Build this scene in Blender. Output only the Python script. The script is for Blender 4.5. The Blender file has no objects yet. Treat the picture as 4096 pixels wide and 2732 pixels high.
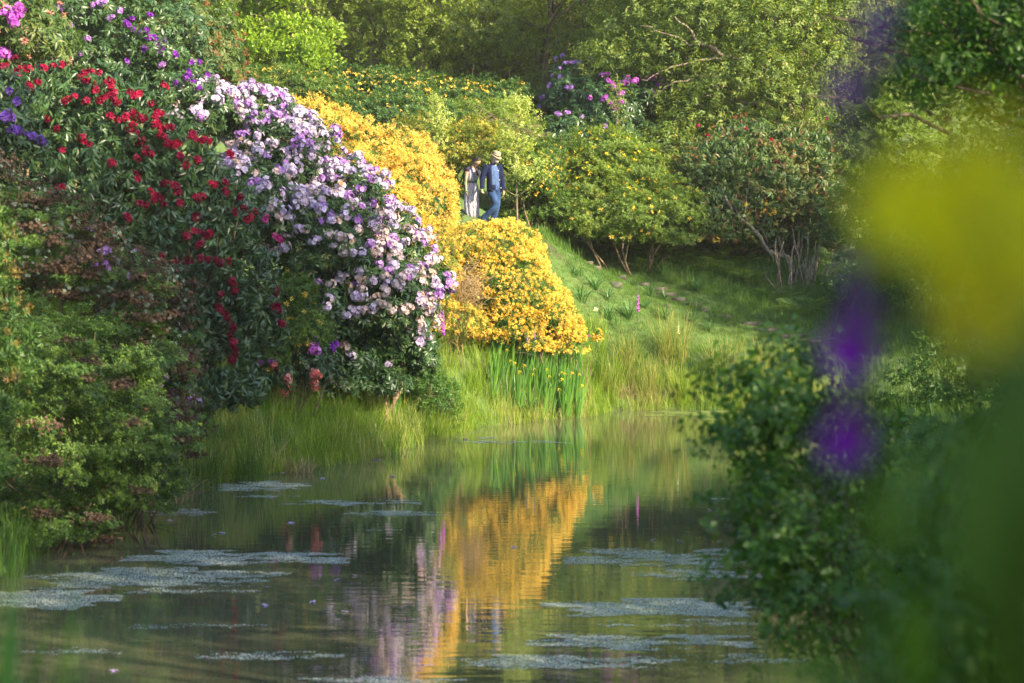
import bpy, math, random
import numpy as np

# ---------------------------------------------------------------- scene, camera, light
sc = bpy.context.scene
col = sc.collection
CAMZ = 4.75
F = 11378.0
PITCH = math.atan(516 / F)
cam_data = bpy.data.cameras.new('camera')
cam = bpy.data.objects.new('camera', cam_data)
col.objects.link(cam)
cam_data.sensor_width = 36
cam_data.lens = 100
cam_data.clip_start = 0.2
cam_data.clip_end = 2000
cam.location = (0, 0, CAMZ)
cam.rotation_euler = (math.radians(90) - PITCH, 0, 0)
cam_data.dof.use_dof = True
cam_data.dof.focus_distance = 66
cam_data.dof.aperture_fstop = 2.8
sc.camera = cam

SUN = np.array([0.62, -0.56, 0.46]); SUN /= np.linalg.norm(SUN)
world = bpy.data.worlds.new('World')
sc.world = world
world.use_nodes = True
wn = world.node_tree.nodes
sky = wn.new('ShaderNodeTexSky')
sky.sky_type = 'NISHITA'
sky.sun_disc = False
sky.sun_elevation = math.asin(SUN[2])
sky.sun_rotation = math.atan2(SUN[0], SUN[1])
sky.air_density = 1.0
world.node_tree.links.new(sky.outputs[0], wn['Background'].inputs[0])
wn['Background'].inputs[1].default_value = 0.15
sun_data = bpy.data.lights.new('sun', 'SUN')
sun = bpy.data.objects.new('sun', sun_data)
col.objects.link(sun)
sun_data.energy = 5.0
sun_data.angle = math.radians(0.6)
sun_data.color = (1.0, 0.85, 0.60)
from mathutils import Vector, Matrix
sun.rotation_euler = Vector(SUN).to_track_quat('Z', 'Y').to_euler()
sun.location = (-30, -10, 40)
sc.view_settings.view_transform = 'Standard'
sc.view_settings.look = 'None'
sc.view_settings.exposure = 1.82
sc.view_settings.gamma = 1
sc.cycles.max_bounces = 7
sc.cycles.diffuse_bounces = 3
sc.cycles.glossy_bounces = 3
sc.cycles.transmission_bounces = 4
sc.cycles.caustics_reflective = False
sc.cycles.caustics_refractive = False

# ---------------------------------------------------------------- helpers
RNG = np.random.default_rng(7)
random.seed(7)
cp, sp = math.cos(PITCH), math.sin(PITCH)


def ray(px, py):
    """direction of the view through a point of the photograph, scaled to Y = 1"""
    x, y = (px - 2048) / F, -(py - 1366) / F
    dy, dz = cp + y * sp, -sp + y * cp
    return np.array([x / dy, 1.0, dz / dy])


def P(px, py, Y):
    d = ray(px, py)
    return np.array([d[0] * Y, Y, CAMZ + d[2] * Y])


def W(px, py, z=0.0):
    d = ray(px, py)
    t = (z - CAMZ) / d[2]
    return np.array([d[0] * t, t, z])


def mesh(name, V, T, mats, rnd=None, smooth=False, matidx=None):
    V = np.asarray(V, dtype=np.float32); T = np.asarray(T, dtype=np.int32)
    k = T.shape[1]
    m = bpy.data.meshes.new(name)
    m.vertices.add(len(V)); m.vertices.foreach_set('co', V.ravel())
    m.loops.add(T.size); m.loops.foreach_set('vertex_index', T.ravel())
    m.polygons.add(len(T)); m.polygons.foreach_set('loop_start', np.arange(0, T.size, k, dtype=np.int32))
    if smooth:
        m.polygons.foreach_set('use_smooth', np.ones(len(T), dtype=bool))
    if not isinstance(mats, (list, tuple)):
        mats = [mats]
    for a in mats:
        m.materials.append(a)
    if matidx is not None:
        m.polygons.foreach_set('material_index', np.asarray(matidx, dtype=np.int32))
    if rnd is not None:
        at = m.attributes.new('rnd', 'FLOAT', 'POINT')
        at.data.foreach_set('value', np.asarray(rnd, dtype=np.float32))
    m.update()
    return m


def obj(name, m, parent=None, loc=None, kind=None, label=None):
    o = bpy.data.objects.new(name, m)
    col.objects.link(o)
    if parent is not None:
        o.parent = parent
    if loc is not None:
        o.location = loc
    if kind:
        o['kind'] = kind
    if label:
        o['label'] = label
    return o


def tag(o, label, cat, group=None, kind=None):
    o['label'] = label
    o['category'] = cat
    if group:
        o['group'] = group
    if kind:
        o['kind'] = kind
    return o


def thing(name, label, cat, loc, group=None, rotz=0):
    o = bpy.data.objects.new(name, None)
    o.empty_display_size = 0.3
    col.objects.link(o)
    o.location = tuple(loc)
    o.rotation_euler = (0, 0, rotz)
    return tag(o, label, cat, group)


def copy_thing(root, loc, rotz=0, scale=1.0, label=None, group=None):
    r = root.copy(); col.objects.link(r)
    r.location = tuple(loc); r.rotation_euler = (0, 0, rotz); r.scale = (scale,) * 3
    if label:
        r['label'] = label
    if group:
        r['group'] = group
    for ch in list(root.children):
        c = ch.copy(); col.objects.link(c); c.parent = r
        for g in ch.children:
            d = g.copy(); col.objects.link(d); d.parent = c
    return r


class Geo:
    def __init__(s):
        s.V, s.T, s.R, s.M, s.n = [], [], [], [], 0

    def add(s, V, T, R=None, mi=0):
        V = np.asarray(V, float); T = np.asarray(T, int)
        s.V.append(V); s.T.append(T + s.n); s.n += len(V)
        s.R.append(np.full(len(V), 0.5) if R is None else (np.full(len(V), R) if np.isscalar(R) else R))
        s.M.append(np.full(len(T), mi))
        return s

    def build(s, name, mats, parent=None, origin=(0, 0, 0), smooth=False, kind=None, label=None):
        m = mesh(name, np.concatenate(s.V) - np.array(origin), np.concatenate(s.T), mats, np.concatenate(s.R), smooth, np.concatenate(s.M))
        return obj(name, m, parent, kind=kind, label=label)


def norm(a):
    return a / (np.linalg.norm(a, axis=-1, keepdims=True) + 1e-9)


def frames(D, roll=None):
    """rotation matrices that take +Z to D"""
    D = norm(np.asarray(D, float)); n = len(D)
    up = np.where(np.abs(D[:, 2:3]) < 0.95, np.array([[0, 0, 1.0]]), np.array([[1.0, 0, 0]]))
    A = norm(np.cross(up, D)); B = np.cross(D, A)
    if roll is None:
        roll = RNG.uniform(0, 2 * np.pi, n)
    c, s_ = np.cos(roll)[:, None], np.sin(roll)[:, None]
    X = A * c + B * s_; Y = -A * s_ + B * c
    return np.stack([X, Y, D], axis=2)


def place(G, temps, pos, D, S, rbase=None, spread=0.5, mi=0, roll=None):
    """copies of template clumps (V, T, rnd) joined into G"""
    pos = np.asarray(pos, float); n = len(pos)
    if n == 0:
        return
    R = frames(D, roll); S = np.broadcast_to(np.asarray(S, float), (n,))
    if rbase is None:
        rbase = RNG.uniform(0, 1, n)
    pick = RNG.integers(0, len(temps), n)
    for k, (tv, tt, tr) in enumerate(temps):
        ix = np.where(pick == k)[0]
        if len(ix) == 0:
            continue
        V = np.einsum('nij,vj->nvi', R[ix], tv) * S[ix][:, None, None] + pos[ix][:, None, :]
        T = tt[None] + (np.arange(len(ix)) * len(tv))[:, None, None]
        rr = np.clip(rbase[ix][:, None] * spread + tr[None] * (1 - spread), 0, 1)
        G.add(V.reshape(-1, 3), T.reshape(-1, tt.shape[1]), rr.ravel(), mi)


def rotv(V, axis, a):
    c, s_ = math.cos(a), math.sin(a)
    V = np.array(V, float)
    x, y, z = V[:, 0].copy(), V[:, 1].copy(), V[:, 2].copy()
    if axis == 'z':
        V[:, 0], V[:, 1] = c * x - s_ * y, s_ * x + c * y
    elif axis == 'y':
        V[:, 0], V[:, 2] = c * x + s_ * z, -s_ * x + c * z
    else:
        V[:, 1], V[:, 2] = c * y - s_ * z, s_ * y + c * z
    return V


def leaf(L, Wd, st=((0.5, 1.0),), droop=0.15, fold=0.12):
    """a folded leaf along +X: 2 + 4k triangles"""
    if not st:
        return (np.array([[0, 0, 0], [L * .45, Wd / 2, 0.02 * L], [L, 0, -droop * L], [L * .45, -Wd / 2, 0.02 * L]]), np.array([[0, 3, 2], [0, 2, 1]]))
    V = [[0, 0, 0]]
    for t, w in st:
        z = -droop * L * t * t
        V += [[L * t, -Wd / 2 * w, z + fold * Wd], [L * t, 0, z], [L * t, Wd / 2 * w, z + fold * Wd]]
    V.append([L, 0, -droop * L])
    T = [[0, 1, 2], [0, 2, 3]]
    k = len(st)
    for i in range(k - 1):
        a = 1 + 3 * i; b = a + 3
        T += [[a, b, b + 1], [a, b + 1, a + 1], [a + 1, b + 1, b + 2], [a + 1, b + 2, a + 2]]
    e = 1 + 3 * (k - 1); t_ = len(V) - 1
    T += [[e, t_, e + 1], [e + 1, t_, e + 2]]
    return np.array(V, float), np.array(T)


def join(parts):
    V, T, R, n = [], [], [], 0
    for v, t, r in parts:
        V.append(v); T.append(t + n); R.append(np.full(len(v), r)); n += len(v)
    return np.concatenate(V), np.concatenate(T), np.concatenate(R)


def whorl(k, L, Wd, e0, e1, st=((0.5, 1.0),), droop=0.2, rg=random):
    out = []
    for i in range(k):
        l = L * rg.uniform(.75, 1.1)
        v, t = leaf(l, Wd * rg.uniform(.8, 1.1), st, droop * rg.uniform(.3, 1.6))
        v = rotv(v, 'x', rg.uniform(-.4, .4))
        v[:, 0] += 0.01
        v = rotv(v, 'y', -math.radians(rg.uniform(e0, e1)))
        v = rotv(v, 'z', 2 * math.pi * (i * .382) + rg.uniform(-.3, .3))
        v[:, 2] += rg.uniform(-.12, .05) * L
        out.append((v, t, rg.random()))
    return join(out)


def spray(k, H, L, Wd, e0=10, e1=60, st=(), droop=0.3, flat=False):
    out = []
    for i in range(k):
        z = H * (i + .5) / k
        v, t = leaf(L * random.uniform(.7, 1.15), Wd * random.uniform(.8, 1.15), st, droop * random.uniform(.2, 1.6))
        v = rotv(v, 'x', random.uniform(-.7, .7))
        v = rotv(v, 'y', -math.radians(random.uniform(e0, e1)))
        v = rotv(v, 'z', (math.pi * i + random.uniform(-.5, .5)) if flat else i * 2.4 + random.uniform(-.4, .4))
        v[:, 2] += z
        out.append((v, t, random.random()))
    return join(out)


def tube(pts, rad, n=5, closed_end=True):
    pts = np.asarray(pts, float); m = len(pts)
    rad = np.broadcast_to(np.asarray(rad, float), (m,))
    tan = norm(np.gradient(pts, axis=0))
    ref = np.array([0, 0, 1.0]) if abs(tan[0][2]) < 0.9 else np.array([1.0, 0, 0])
    V = []
    for i in range(m):
        a = np.cross(ref, tan[i]); a /= np.linalg.norm(a) + 1e-9
        b = np.cross(tan[i], a); ref = np.cross(a, tan[i]) * -1
        ref = b
        ref = np.cross(tan[i], a)
        an = np.arange(n) * 2 * np.pi / n
        V.append(pts[i] + rad[i] * (np.cos(an)[:, None] * a + np.sin(an)[:, None] * b))
    V = np.concatenate(V); T = []
    for i in range(m - 1):
        for j in range(n):
            a0, a1 = i * n + j, i * n + (j + 1) % n
            T += [[a0, a1, a1 + n], [a0, a1 + n, a0 + n]]
    for j in range(1, n - 1):
        T.append([(m - 1) * n, (m - 1) * n + j, (m - 1) * n + j + 1])
        T.append([0, j + 1, j])
    return V, np.array(T)


def wander(a, b, k=6, w=0.08, sag=0.0):
    """a slightly crooked line from a to b"""
    a = np.asarray(a, float); b = np.asarray(b, float)
    t = np.linspace(0, 1, k)[:, None]
    p = a + (b - a) * t
    L = np.linalg.norm(b - a)
    j = np.cumsum(RNG.normal(0, w * L / k, (k, 3)), axis=0); j -= t * j[-1]
    p += j
    p[:, 2] += sag * L * (np.sin(np.pi * t[:, 0]))
    return p


# ---------------------------------------------------------------- materials
def nodes(m):
    m.use_nodes = True
    return m.node_tree.nodes, m.node_tree.links, m.node_tree.nodes['Principled BSDF']


def leafmat(name, cols, trans=0.35, rough=0.45, spec=0.35, tint=(1.25, 1.25, .6), objvar=0.0):
    """thin leaf or petal: cols = [(pos, rgb), ...] picked per leaf by its own random value"""
    m = bpy.data.materials.new(name)
    N, Lk, bs = nodes(m)
    at = N.new('ShaderNodeAttribute'); at.attribute_name = 'rnd'
    src = at.outputs['Fac']
    if objvar:
        oi = N.new('ShaderNodeObjectInfo')
        mx = N.new('ShaderNodeMath'); mx.operation = 'MULTIPLY_ADD'
        mx.inputs[1].default_value = objvar
        mx2 = N.new('ShaderNodeMath'); mx2.operation = 'MULTIPLY'; mx2.inputs[1].default_value = 1 - objvar
        Lk.new(at.outputs['Fac'], mx2.inputs[0])
        Lk.new(oi.outputs['Random'], mx.inputs[0]); Lk.new(mx2.outputs[0], mx.inputs[2])
        src = mx.outputs[0]
    cr = N.new('ShaderNodeValToRGB')
    el = cr.color_ramp.elements
    while len(el) < len(cols):
        el.new(0.5)
    for e, (p, c) in zip(el, cols):
        e.position = p; e.color = (*c, 1)
    Lk.new(src, cr.inputs[0])
    nz = N.new('ShaderNodeTexNoise'); nz.inputs['Scale'].default_value = 40
    ob = N.new('ShaderNodeTexCoord'); Lk.new(ob.outputs['Object'], nz.inputs['Vector'])
    hs = N.new('ShaderNodeHueSaturation')
    mr = N.new('ShaderNodeMapRange'); mr.inputs['To Min'].default_value = .75; mr.inputs['To Max'].default_value = 1.25
    Lk.new(nz.outputs['Fac'], mr.inputs['Value']); Lk.new(mr.outputs[0], hs.inputs['Value'])
    Lk.new(cr.outputs[0], hs.inputs['Color'])
    Lk.new(hs.outputs[0], bs.inputs['Base Color'])
    bs.inputs['Roughness'].default_value = rough
    bs.inputs['Specular IOR Level'].default_value = spec
    if trans > 0:
        tr = N.new('ShaderNodeBsdfTranslucent')
        ml = N.new('ShaderNodeMix'); ml.data_type = 'RGBA'; ml.blend_type = 'MULTIPLY'; ml.inputs[0].default_value = 1
        ml.inputs['B'].default_value = (*tint, 1)
        Lk.new(hs.outputs[0], ml.inputs['A']); Lk.new(ml.outputs['Result'], tr.inputs[0])
        mix = N.new('ShaderNodeMixShader'); mix.inputs[0].default_value = trans
        Lk.new(bs.outputs[0], mix.inputs[1]); Lk.new(tr.outputs[0], mix.inputs[2])
        Lk.new(mix.outputs[0], N['Material Output'].inputs[0])
    return m


def plain(name, c, rough=0.7, spec=0.3, c2=None, scale=8, bump=0.0, detail=4, lo=.35, hi=.65):
    m = bpy.data.materials.new(name)
    N, Lk, bs = nodes(m)
    bs.inputs['Roughness'].default_value = rough
    bs.inputs['Specular IOR Level'].default_value = spec
    if c2 is None:
        c2 = tuple(x * .7 for x in c)
    co = N.new('ShaderNodeTexCoord')
    nz = N.new('ShaderNodeTexNoise'); nz.inputs['Scale'].default_value = scale; nz.inputs['Detail'].default_value = detail
    Lk.new(co.outputs['Object'], nz.inputs['Vector'])
    cr = N.new('ShaderNodeValToRGB')
    cr.color_ramp.elements[0].position = lo; cr.color_ramp.elements[1].position = hi
    cr.color_ramp.elements[0].color = (*c2, 1); cr.color_ramp.elements[1].color = (*c, 1)
    Lk.new(nz.outputs['Fac'], cr.inputs[0]); Lk.new(cr.outputs[0], bs.inputs['Base Color'])
    if bump:
        b = N.new('ShaderNodeBump'); b.inputs['Strength'].default_value = bump; b.inputs['Distance'].default_value = .02
        Lk.new(nz.outputs['Fac'], b.inputs['Height']); Lk.new(b.outputs[0], bs.inputs['Normal'])
    return m


M = {}
# leaves
M['rhodo'] = leafmat('rhododendron_leaf', [(0, (.018, .045, .014)), (.5, (.035, .08, .022)), (.85, (.06, .12, .03)), (1, (.13, .13, .03))], .22, .38, .5)
M['rhodo_light'] = leafmat('rhododendron_leaf_light', [(0, (.04, .08, .02)), (.6, (.08, .14, .03)), (1, (.2, .2, .05))], .35, .4, .4)
M['rhodo_mix'] = leafmat('rhododendron_leaf_seedy', [(0, (.03, .07, .02)), (.5, (.07, .13, .025)), (.8, (.14, .16, .04)), (1, (.24, .12, .05))], .35, .45, .4)
M['azalea'] = leafmat('azalea_leaf', [(0, (.05, .10, .018)), (.6, (.10, .18, .025)), (1, (.2, .27, .04))], .4)
M['azalea_deep'] = leafmat('azalea_leaf_deep', [(0, (.03, .075, .018)), (.6, (.06, .13, .022)), (1, (.12, .18, .03))], .35)
M['azalea_mix'] = leafmat('azalea_leaf_gold', [(0, (.08, .13, .02)), (.5, (.2, .25, .03)), (1, (.5, .3, .04))], .4)
M['japan'] = leafmat('evergreen_azalea_leaf', [(0, (.035, .085, .018)), (.5, (.08, .16, .025)), (1, (.22, .32, .04))], .35)
M['spent'] = leafmat('spent_azalea_blossom', [(0, (.07, .045, .03)), (.5, (.13, .08, .05)), (.8, (.17, .11, .09)), (1, (.14, .13, .04))], .3, .8, .1, (1, .9, .8))
M['lichen'] = leafmat('grey_lichen', [(0, (.1, .14, .1)), (1, (.25, .3, .24))], .2, .8, .1)
M['lime'] = leafmat('bright_leaf', [(0, (.12, .22, .015)), (.6, (.22, .34, .02)), (1, (.36, .44, .04))], .5, .4, .4)
M['birch'] = leafmat('birch_leaf', [(0, (.14, .22, .03)), (.6, (.26, .34, .05)), (1, (.42, .45, .1))], .45, .4, .4)
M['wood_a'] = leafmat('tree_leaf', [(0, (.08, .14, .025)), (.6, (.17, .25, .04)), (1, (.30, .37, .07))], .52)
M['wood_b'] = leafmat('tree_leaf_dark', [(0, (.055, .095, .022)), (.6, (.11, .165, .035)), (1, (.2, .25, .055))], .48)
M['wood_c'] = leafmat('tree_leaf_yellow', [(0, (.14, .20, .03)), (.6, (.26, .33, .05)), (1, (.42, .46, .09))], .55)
M['oak'] = leafmat('oak_leaf', [(0, (.07, .12, .025)), (.5, (.14, .21, .035)), (.85, (.27, .32, .06)), (1, (.38, .32, .09))], .5)
M['shrubfg'] = leafmat('alder_leaf', [(0, (.03, .08, .016)), (.6, (.07, .16, .025)), (1, (.15, .26, .04))], .42, .4, .4)
M['fern'] = leafmat('fern_leaf', [(0, (.08, .16, .03)), (.6, (.14, .24, .04)), (1, (.24, .3, .06))], .45)
M['grass'] = leafmat('grass_blade', [(0, (.05, .11, .015)), (.6, (.085, .17, .02)), (.9, (.14, .23, .03)), (1, (.26, .24, .09))], .35, .5, .3)
M['grass_tall'] = leafmat('tall_grass_blade', [(0, (.08, .16, .015)), (.4, (.17, .28, .02)), (.75, (.30, .40, .05)), (.86, (.42, .38, .14)), (1, (.5, .4, .2))], .5, .5, .3)
M['rush'] = leafmat('rush_blade', [(0, (.08, .15, .02)), (.5, (.18, .26, .03)), (.75, (.32, .32, .07)), (1, (.46, .30, .12))], .4, .5, .3)
M['dry'] = leafmat('dry_stalk', [(0, (.22, .14, .07)), (.5, (.38, .27, .14)), (1, (.55, .42, .25))], .25, .7, .2, (1, .9, .7))
M['sword'] = leafmat('iris_leaf', [(0, (.05, .13, .025)), (.6, (.10, .25, .035)), (1, (.2, .36, .06))], .45, .4, .4)
M['strap'] = leafmat('strap_leaf', [(0, (.04, .12, .03)), (.6, (.09, .2, .05)), (1, (.16, .28, .09))], .4, .4, .4)
# petals
T1 = (1.1, 1.0, .9)
M['red'] = leafmat('crimson_petal', [(0, (.14, .001, .02)), (.5, (.27, .002, .04)), (.85, (.40, .005, .045)), (1, (.48, .02, .08))], .35, .5, .2, (1.2, .6, .6), .45)
M['magenta'] = leafmat('magenta_petal', [(0, (.32, .01, .12)), (.6, (.5, .02, .2)), (1, (.6, .12, .3))], .35, .5, .25, T1, .3)
M['lilac'] = leafmat('lilac_petal', [(0, (.38, .28, .50)), (.2, (.47, .37, .58)), (.45, (.55, .46, .64)), (.8, (.60, .52, .66)), (.94, (.58, .44, .38)), (1, (.48, .27, .13))], .3, .5, .15, T1, .4)
M['mauve'] = leafmat('mauve_petal', [(0, (.28, .12, .44)), (.5, (.42, .21, .56)), (1, (.56, .36, .68))], .3, .5, .2, T1, .3)
M['blush'] = leafmat('blush_petal', [(0, (.50, .33, .2)), (.35, (.55, .44, .42)), (.75, (.57, .48, .56)), (1, (.46, .26, .12))], .3, .5, .15, T1, .4)
M['purple'] = leafmat('purple_petal', [(0, (.12, .012, .26)), (.5, (.2, .02, .36)), (1, (.32, .06, .5))], .35, .5, .25, T1, .4)
M['violet'] = leafmat('violet_blue_petal', [(0, (.1, .04, .35)), (.5, (.2, .08, .5)), (1, (.34, .16, .6))], .35, .5, .25, T1, .3)
M['pinkpurple'] = leafmat('orchid_petal', [(0, (.34, .05, .42)), (.5, (.5, .1, .55)), (1, (.64, .25, .66))], .4, .5, .25, T1, .3)
M['yellow'] = leafmat('yellow_petal', [(0, (.78, .45, .03)), (.4, (.88, .58, .07)), (.8, (.92, .70, .17)), (1, (.78, .36, .03))], .4, .55, .2, (1.05, 1, .7), .25)
M['amber'] = leafmat('amber_petal', [(0, (.70, .36, .04)), (.4, (.86, .54, .08)), (.8, (.9, .66, .18)), (1, (.72, .32, .05))], .4, .6, .2, (1.05, 1, .7), .25)
M['lemon'] = leafmat('lemon_petal', [(0, (.6, .42, .01)), (.6, (.8, .6, .03)), (1, (.85, .7, .1))], .4, .5, .2, (1.1, 1, .5), .2)
M['faded'] = leafmat('faded_amber_petal', [(0, (.13, .08, .025)), (.6, (.22, .15, .04)), (1, (.28, .22, .07))], .3, .7, .1, T1, .2)
M['sapling'] = leafmat('sapling_leaf', [(0, (.26, .34, .06)), (.6, (.42, .48, .12)), (1, (.6, .6, .22))], .5, .35, .5)
M['orange'] = leafmat('orange_red_petal', [(0, (.35, .06, .015)), (.6, (.55, .13, .02)), (1, (.7, .3, .03))], .35, .6, .2, T1, .3)
M['salmon'] = leafmat('salmon_petal', [(0, (.7, .15, .14)), (.6, (.8, .28, .26)), (1, (.85, .45, .4))], .4, .5, .2, T1, .3)
M['seed'] = leafmat('red_seed_head', [(0, (.22, .06, .03)), (.6, (.30, .13, .06)), (1, (.36, .26, .1))], .25, .7, .2, T1, .2)
M['cream'] = leafmat('cream_petal', [(0, (.7, .66, .4)), (1, (.82, .8, .6))], .4)
# bark, soil
M['bark'] = plain('bark', (.17, .13, .09), .9, .1, (.07, .055, .04), 14, .6)
M['twig'] = plain('twig_bark', (.24, .17, .11), .85, .1, (.11, .075, .05), 20)
M['palebark'] = plain('pale_bark', (.24, .19, .13), .9, .1, (.10, .08, .055), 12, .5)
M['timber'] = plain('weathered_timber', (.125, .105, .085), .9, .1, (.05, .042, .032), 9, .4)
M['stone'] = plain('mossy_stone', (.10, .095, .07), .9, .1, (.045, .06, .028), 6, .4)

# ---------------------------------------------------------------- ground
SHORE = [W(*p) for p in [(-900, 2560), (-400, 2440), (0, 2330), (150, 2200), (350, 2110), (560, 2020), (700, 1975), (900, 1912), (1170, 1883), (1400, 1850), (1600, 1790),
                         (1750, 1750), (1900, 1708), (2150, 1682), (2330, 1665), (2440, 1643), (2700, 1636), (3000, 1638), (3150, 1650)]]
SHORE += [np.array(p, float) for p in [(6.6, 65, 0), (6.9, 60, 0), (6.3, 52, 0), (5.9, 44, 0), (5.2, 36, 0), (4.4, 30, 0), (3.4, 25.5, 0), (1.5, 22.5, 0), (-2, 21.5, 0), (-6, 22.5, 0), (-9, 26, 0)]]
SH = np.array(SHORE)[:, :2]
ctr = SH.mean(0)


def inside(pts):
    """which points lie in the pond"""
    pts = np.atleast_2d(pts); x, y = pts[:, 0], pts[:, 1]
    r = np.zeros(len(pts), bool); n = len(SH); j = n - 1
    for i in range(n):
        xi, yi, xj, yj = *SH[i], *SH[j]
        r ^= ((yi > y) != (yj > y)) & (x < (xj - xi) * (y - yi) / (yj - yi + 1e-12) + xi)
        j = i
    return r


def shore_dist(pts):
    pts = np.atleast_2d(pts); best = np.full(len(pts), 1e9)
    for i in range(len(SH)):
        a, b = SH[i], SH[(i + 1) % len(SH)]
        t = np.clip(((pts - a) @ (b - a)) / ((b - a) @ (b - a)), 0, 1)
        best = np.minimum(best, np.linalg.norm(pts - (a + t[:, None] * (b - a)), axis=1))
    return best


CP = [(-.5, 72, 4.45), (-2, 70, 4.3), (.6, 72.5, 4.3), (-6, 70, 5.6), (-12, 70, 7.5), (0, 78, 5.0), (2, 77, 3.35), (3.4, 75, 2.75), (4.6, 73.6, 2.3), (6, 73, 1.85), (7.6, 71.8, 1.5), (9, 71, 1.2),
      (1.2, 75.5, 3.7), (2.2, 71, 1.95), (3.4, 70.6, 1.5), (5.5, 70.5, .95), (1, 68.8, 1.9), (-.3, 66, 1.7), (.9, 67, 1.2), (-2.3, 63.5, 1.6), (-3.5, 58, 1.1), (-4.5, 56, 1.0), (-4, 66, 3.4),
      (-8, 50, 3.0), (-6.5, 53, 2.4), (-9, 60, 5.0), (-8, 44, 2.0), (-12, 40, 3.4), (-20, 45, 6.5), (-20, 60, 9), (-20, 80, 11), (-12, 34, 2.2),
      (0, 85, 6.3), (-6, 85, 8), (6, 80, 4.2), (10, 79, 3.0), (13, 76, 2.2), (8, 86, 5.6), (0, 100, 9), (-20, 100, 13), (20, 100, 8.5), (20, 80, 4), (0, 120, 13), (15, 120, 13), (-15, 120, 16),
      (0, 150, 18), (30, 150, 18), (-30, 150, 20), (11, 70, 1.0), (12, 60, .8), (10, 50, .7), (9, 40, .7), (9, 30, 1.0), (20, 60, 1.8), (20, 40, 2), (40, 60, 4), (-40, 60, 12), (40, 100, 10),
      (1, 15, 1.0), (-3, 15, 1.0), (3.6, 18, 1.4), (6, 20, 1.6), (0, 8, 2.7), (-4, 9, 2.7), (5, 8, 2.8), (0, 2, 3.2), (0, -10, 3.6), (-20, 0, 4.5), (20, 0, 4.2), (-12, 15, 2.6), (12, 20, 2.2), (-14, 25, 2.6),
      (-40, 0, 6), (40, 0, 6)]
CP = [list(c) for c in CP]
SHn = len(SH)
for i in range(SHn):
    a, b = SH[i - 1], SH[(i + 1) % SHn]
    t = (b - a) / np.linalg.norm(b - a); nrm = np.array([-t[1], t[0]])
    for q in (SH[i] + nrm * .5,):
        out = q if not inside(q)[0] else SH[i] - nrm * .5
    CP.append([*out, .28])
CPa = np.array(CP)
dd = np.linalg.norm(CPa[:, None, :2] - CPa[None, :, :2], axis=2)
Wt = np.linalg.solve(dd + 0.02 * np.eye(len(CPa)), CPa[:, 2])


def height(pts):
    pts = np.atleast_2d(np.asarray(pts, float))[:, :2]
    h = np.linalg.norm(pts[:, None] - CPa[None, :, :2], axis=2) @ Wt
    h = np.maximum(h, 0.12)
    x, y = pts[:, 0], pts[:, 1]
    n = .05 * np.sin(x * 1.7 + 1.3 * np.sin(y * .9)) + .04 * np.sin(y * 2.3 + x) + .02 * np.sin(x * 5 + y * 4.1)
    sd = shore_dist(pts); ins = inside(pts)
    land = h * np.clip(sd / 0.5, 0, 1) ** .6 + n * np.clip(sd, 0, 1) - .06 * (sd < .3)
    return np.where(ins, -np.clip(sd * .8, 0.03, 1.3), np.maximum(land, .02))


gx = np.concatenate([[-160, -110, -75, -50, -36], np.arange(-28, 28.01, .4), [36, 50, 75, 110, 160]])
gy = np.concatenate([[-60, -35, -20], np.arange(-10, 108, .5), np.arange(108, 160, 3), [180, 230, 320, 450]])
GX, GY = np.meshgrid(gx, gy)
far = np.clip(np.stack([GX.ravel(), GY.ravel()], 1), [-60, -40], [60, 170])
GZ = height(far).reshape(GX.shape)


def gz(x, y):
    x = np.atleast_1d(np.asarray(x, float)); y = np.atleast_1d(np.asarray(y, float))
    i = np.clip(np.searchsorted(gx, x) - 1, 0, len(gx) - 2); j = np.clip(np.searchsorted(gy, y) - 1, 0, len(gy) - 2)
    u = (x - gx[i]) / (gx[i + 1] - gx[i]); v = (y - gy[j]) / (gy[j + 1] - gy[j])
    return (GZ[j, i] * (1 - u) * (1 - v) + GZ[j, i + 1] * u * (1 - v) + GZ[j + 1, i] * (1 - u) * v + GZ[j + 1, i + 1] * u * v)


def ground_mat():
    m = bpy.data.materials.new('ground_soil_and_moss')
    N, Lk, bs = nodes(m)
    co = N.new('ShaderNodeTexCoord')
    n1 = N.new('ShaderNodeTexNoise'); n1.inputs['Scale'].default_value = .9; n1.inputs['Detail'].default_value = 8
    n2 = N.new('ShaderNodeTexNoise'); n2.inputs['Scale'].default_value = 14; n2.inputs['Detail'].default_value = 6
    Lk.new(co.outputs['Object'], n1.inputs[0]); Lk.new(co.outputs['Object'], n2.inputs[0])
    c1 = N.new('ShaderNodeValToRGB'); c1.color_ramp.elements[0].position = .3; c1.color_ramp.elements[1].position = .48
    c1.color_ramp.elements[0].color = (.06, .055, .025, 1); c1.color_ramp.elements[1].color = (.07, .12, .022, 1)
    mx = N.new('ShaderNodeMix'); mx.data_type = 'RGBA'; mx.blend_type = 'OVERLAY'; mx.inputs[0].default_value = .7
    Lk.new(n1.outputs['Fac'], c1.inputs[0]); Lk.new(c1.outputs[0], mx.inputs['A']); Lk.new(n2.outputs['Color'], mx.inputs['B'])
    Lk.new(mx.outputs['Result'], bs.inputs['Base Color'])
    bs.inputs['Roughness'].default_value = .95
    b = N.new('ShaderNodeBump'); b.inputs['Strength'].default_value = .8; b.inputs['Distance'].default_value = .05
    Lk.new(n2.outputs['Fac'], b.inputs['Height']); Lk.new(b.outputs[0], bs.inputs['Normal'])
    return m


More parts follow.
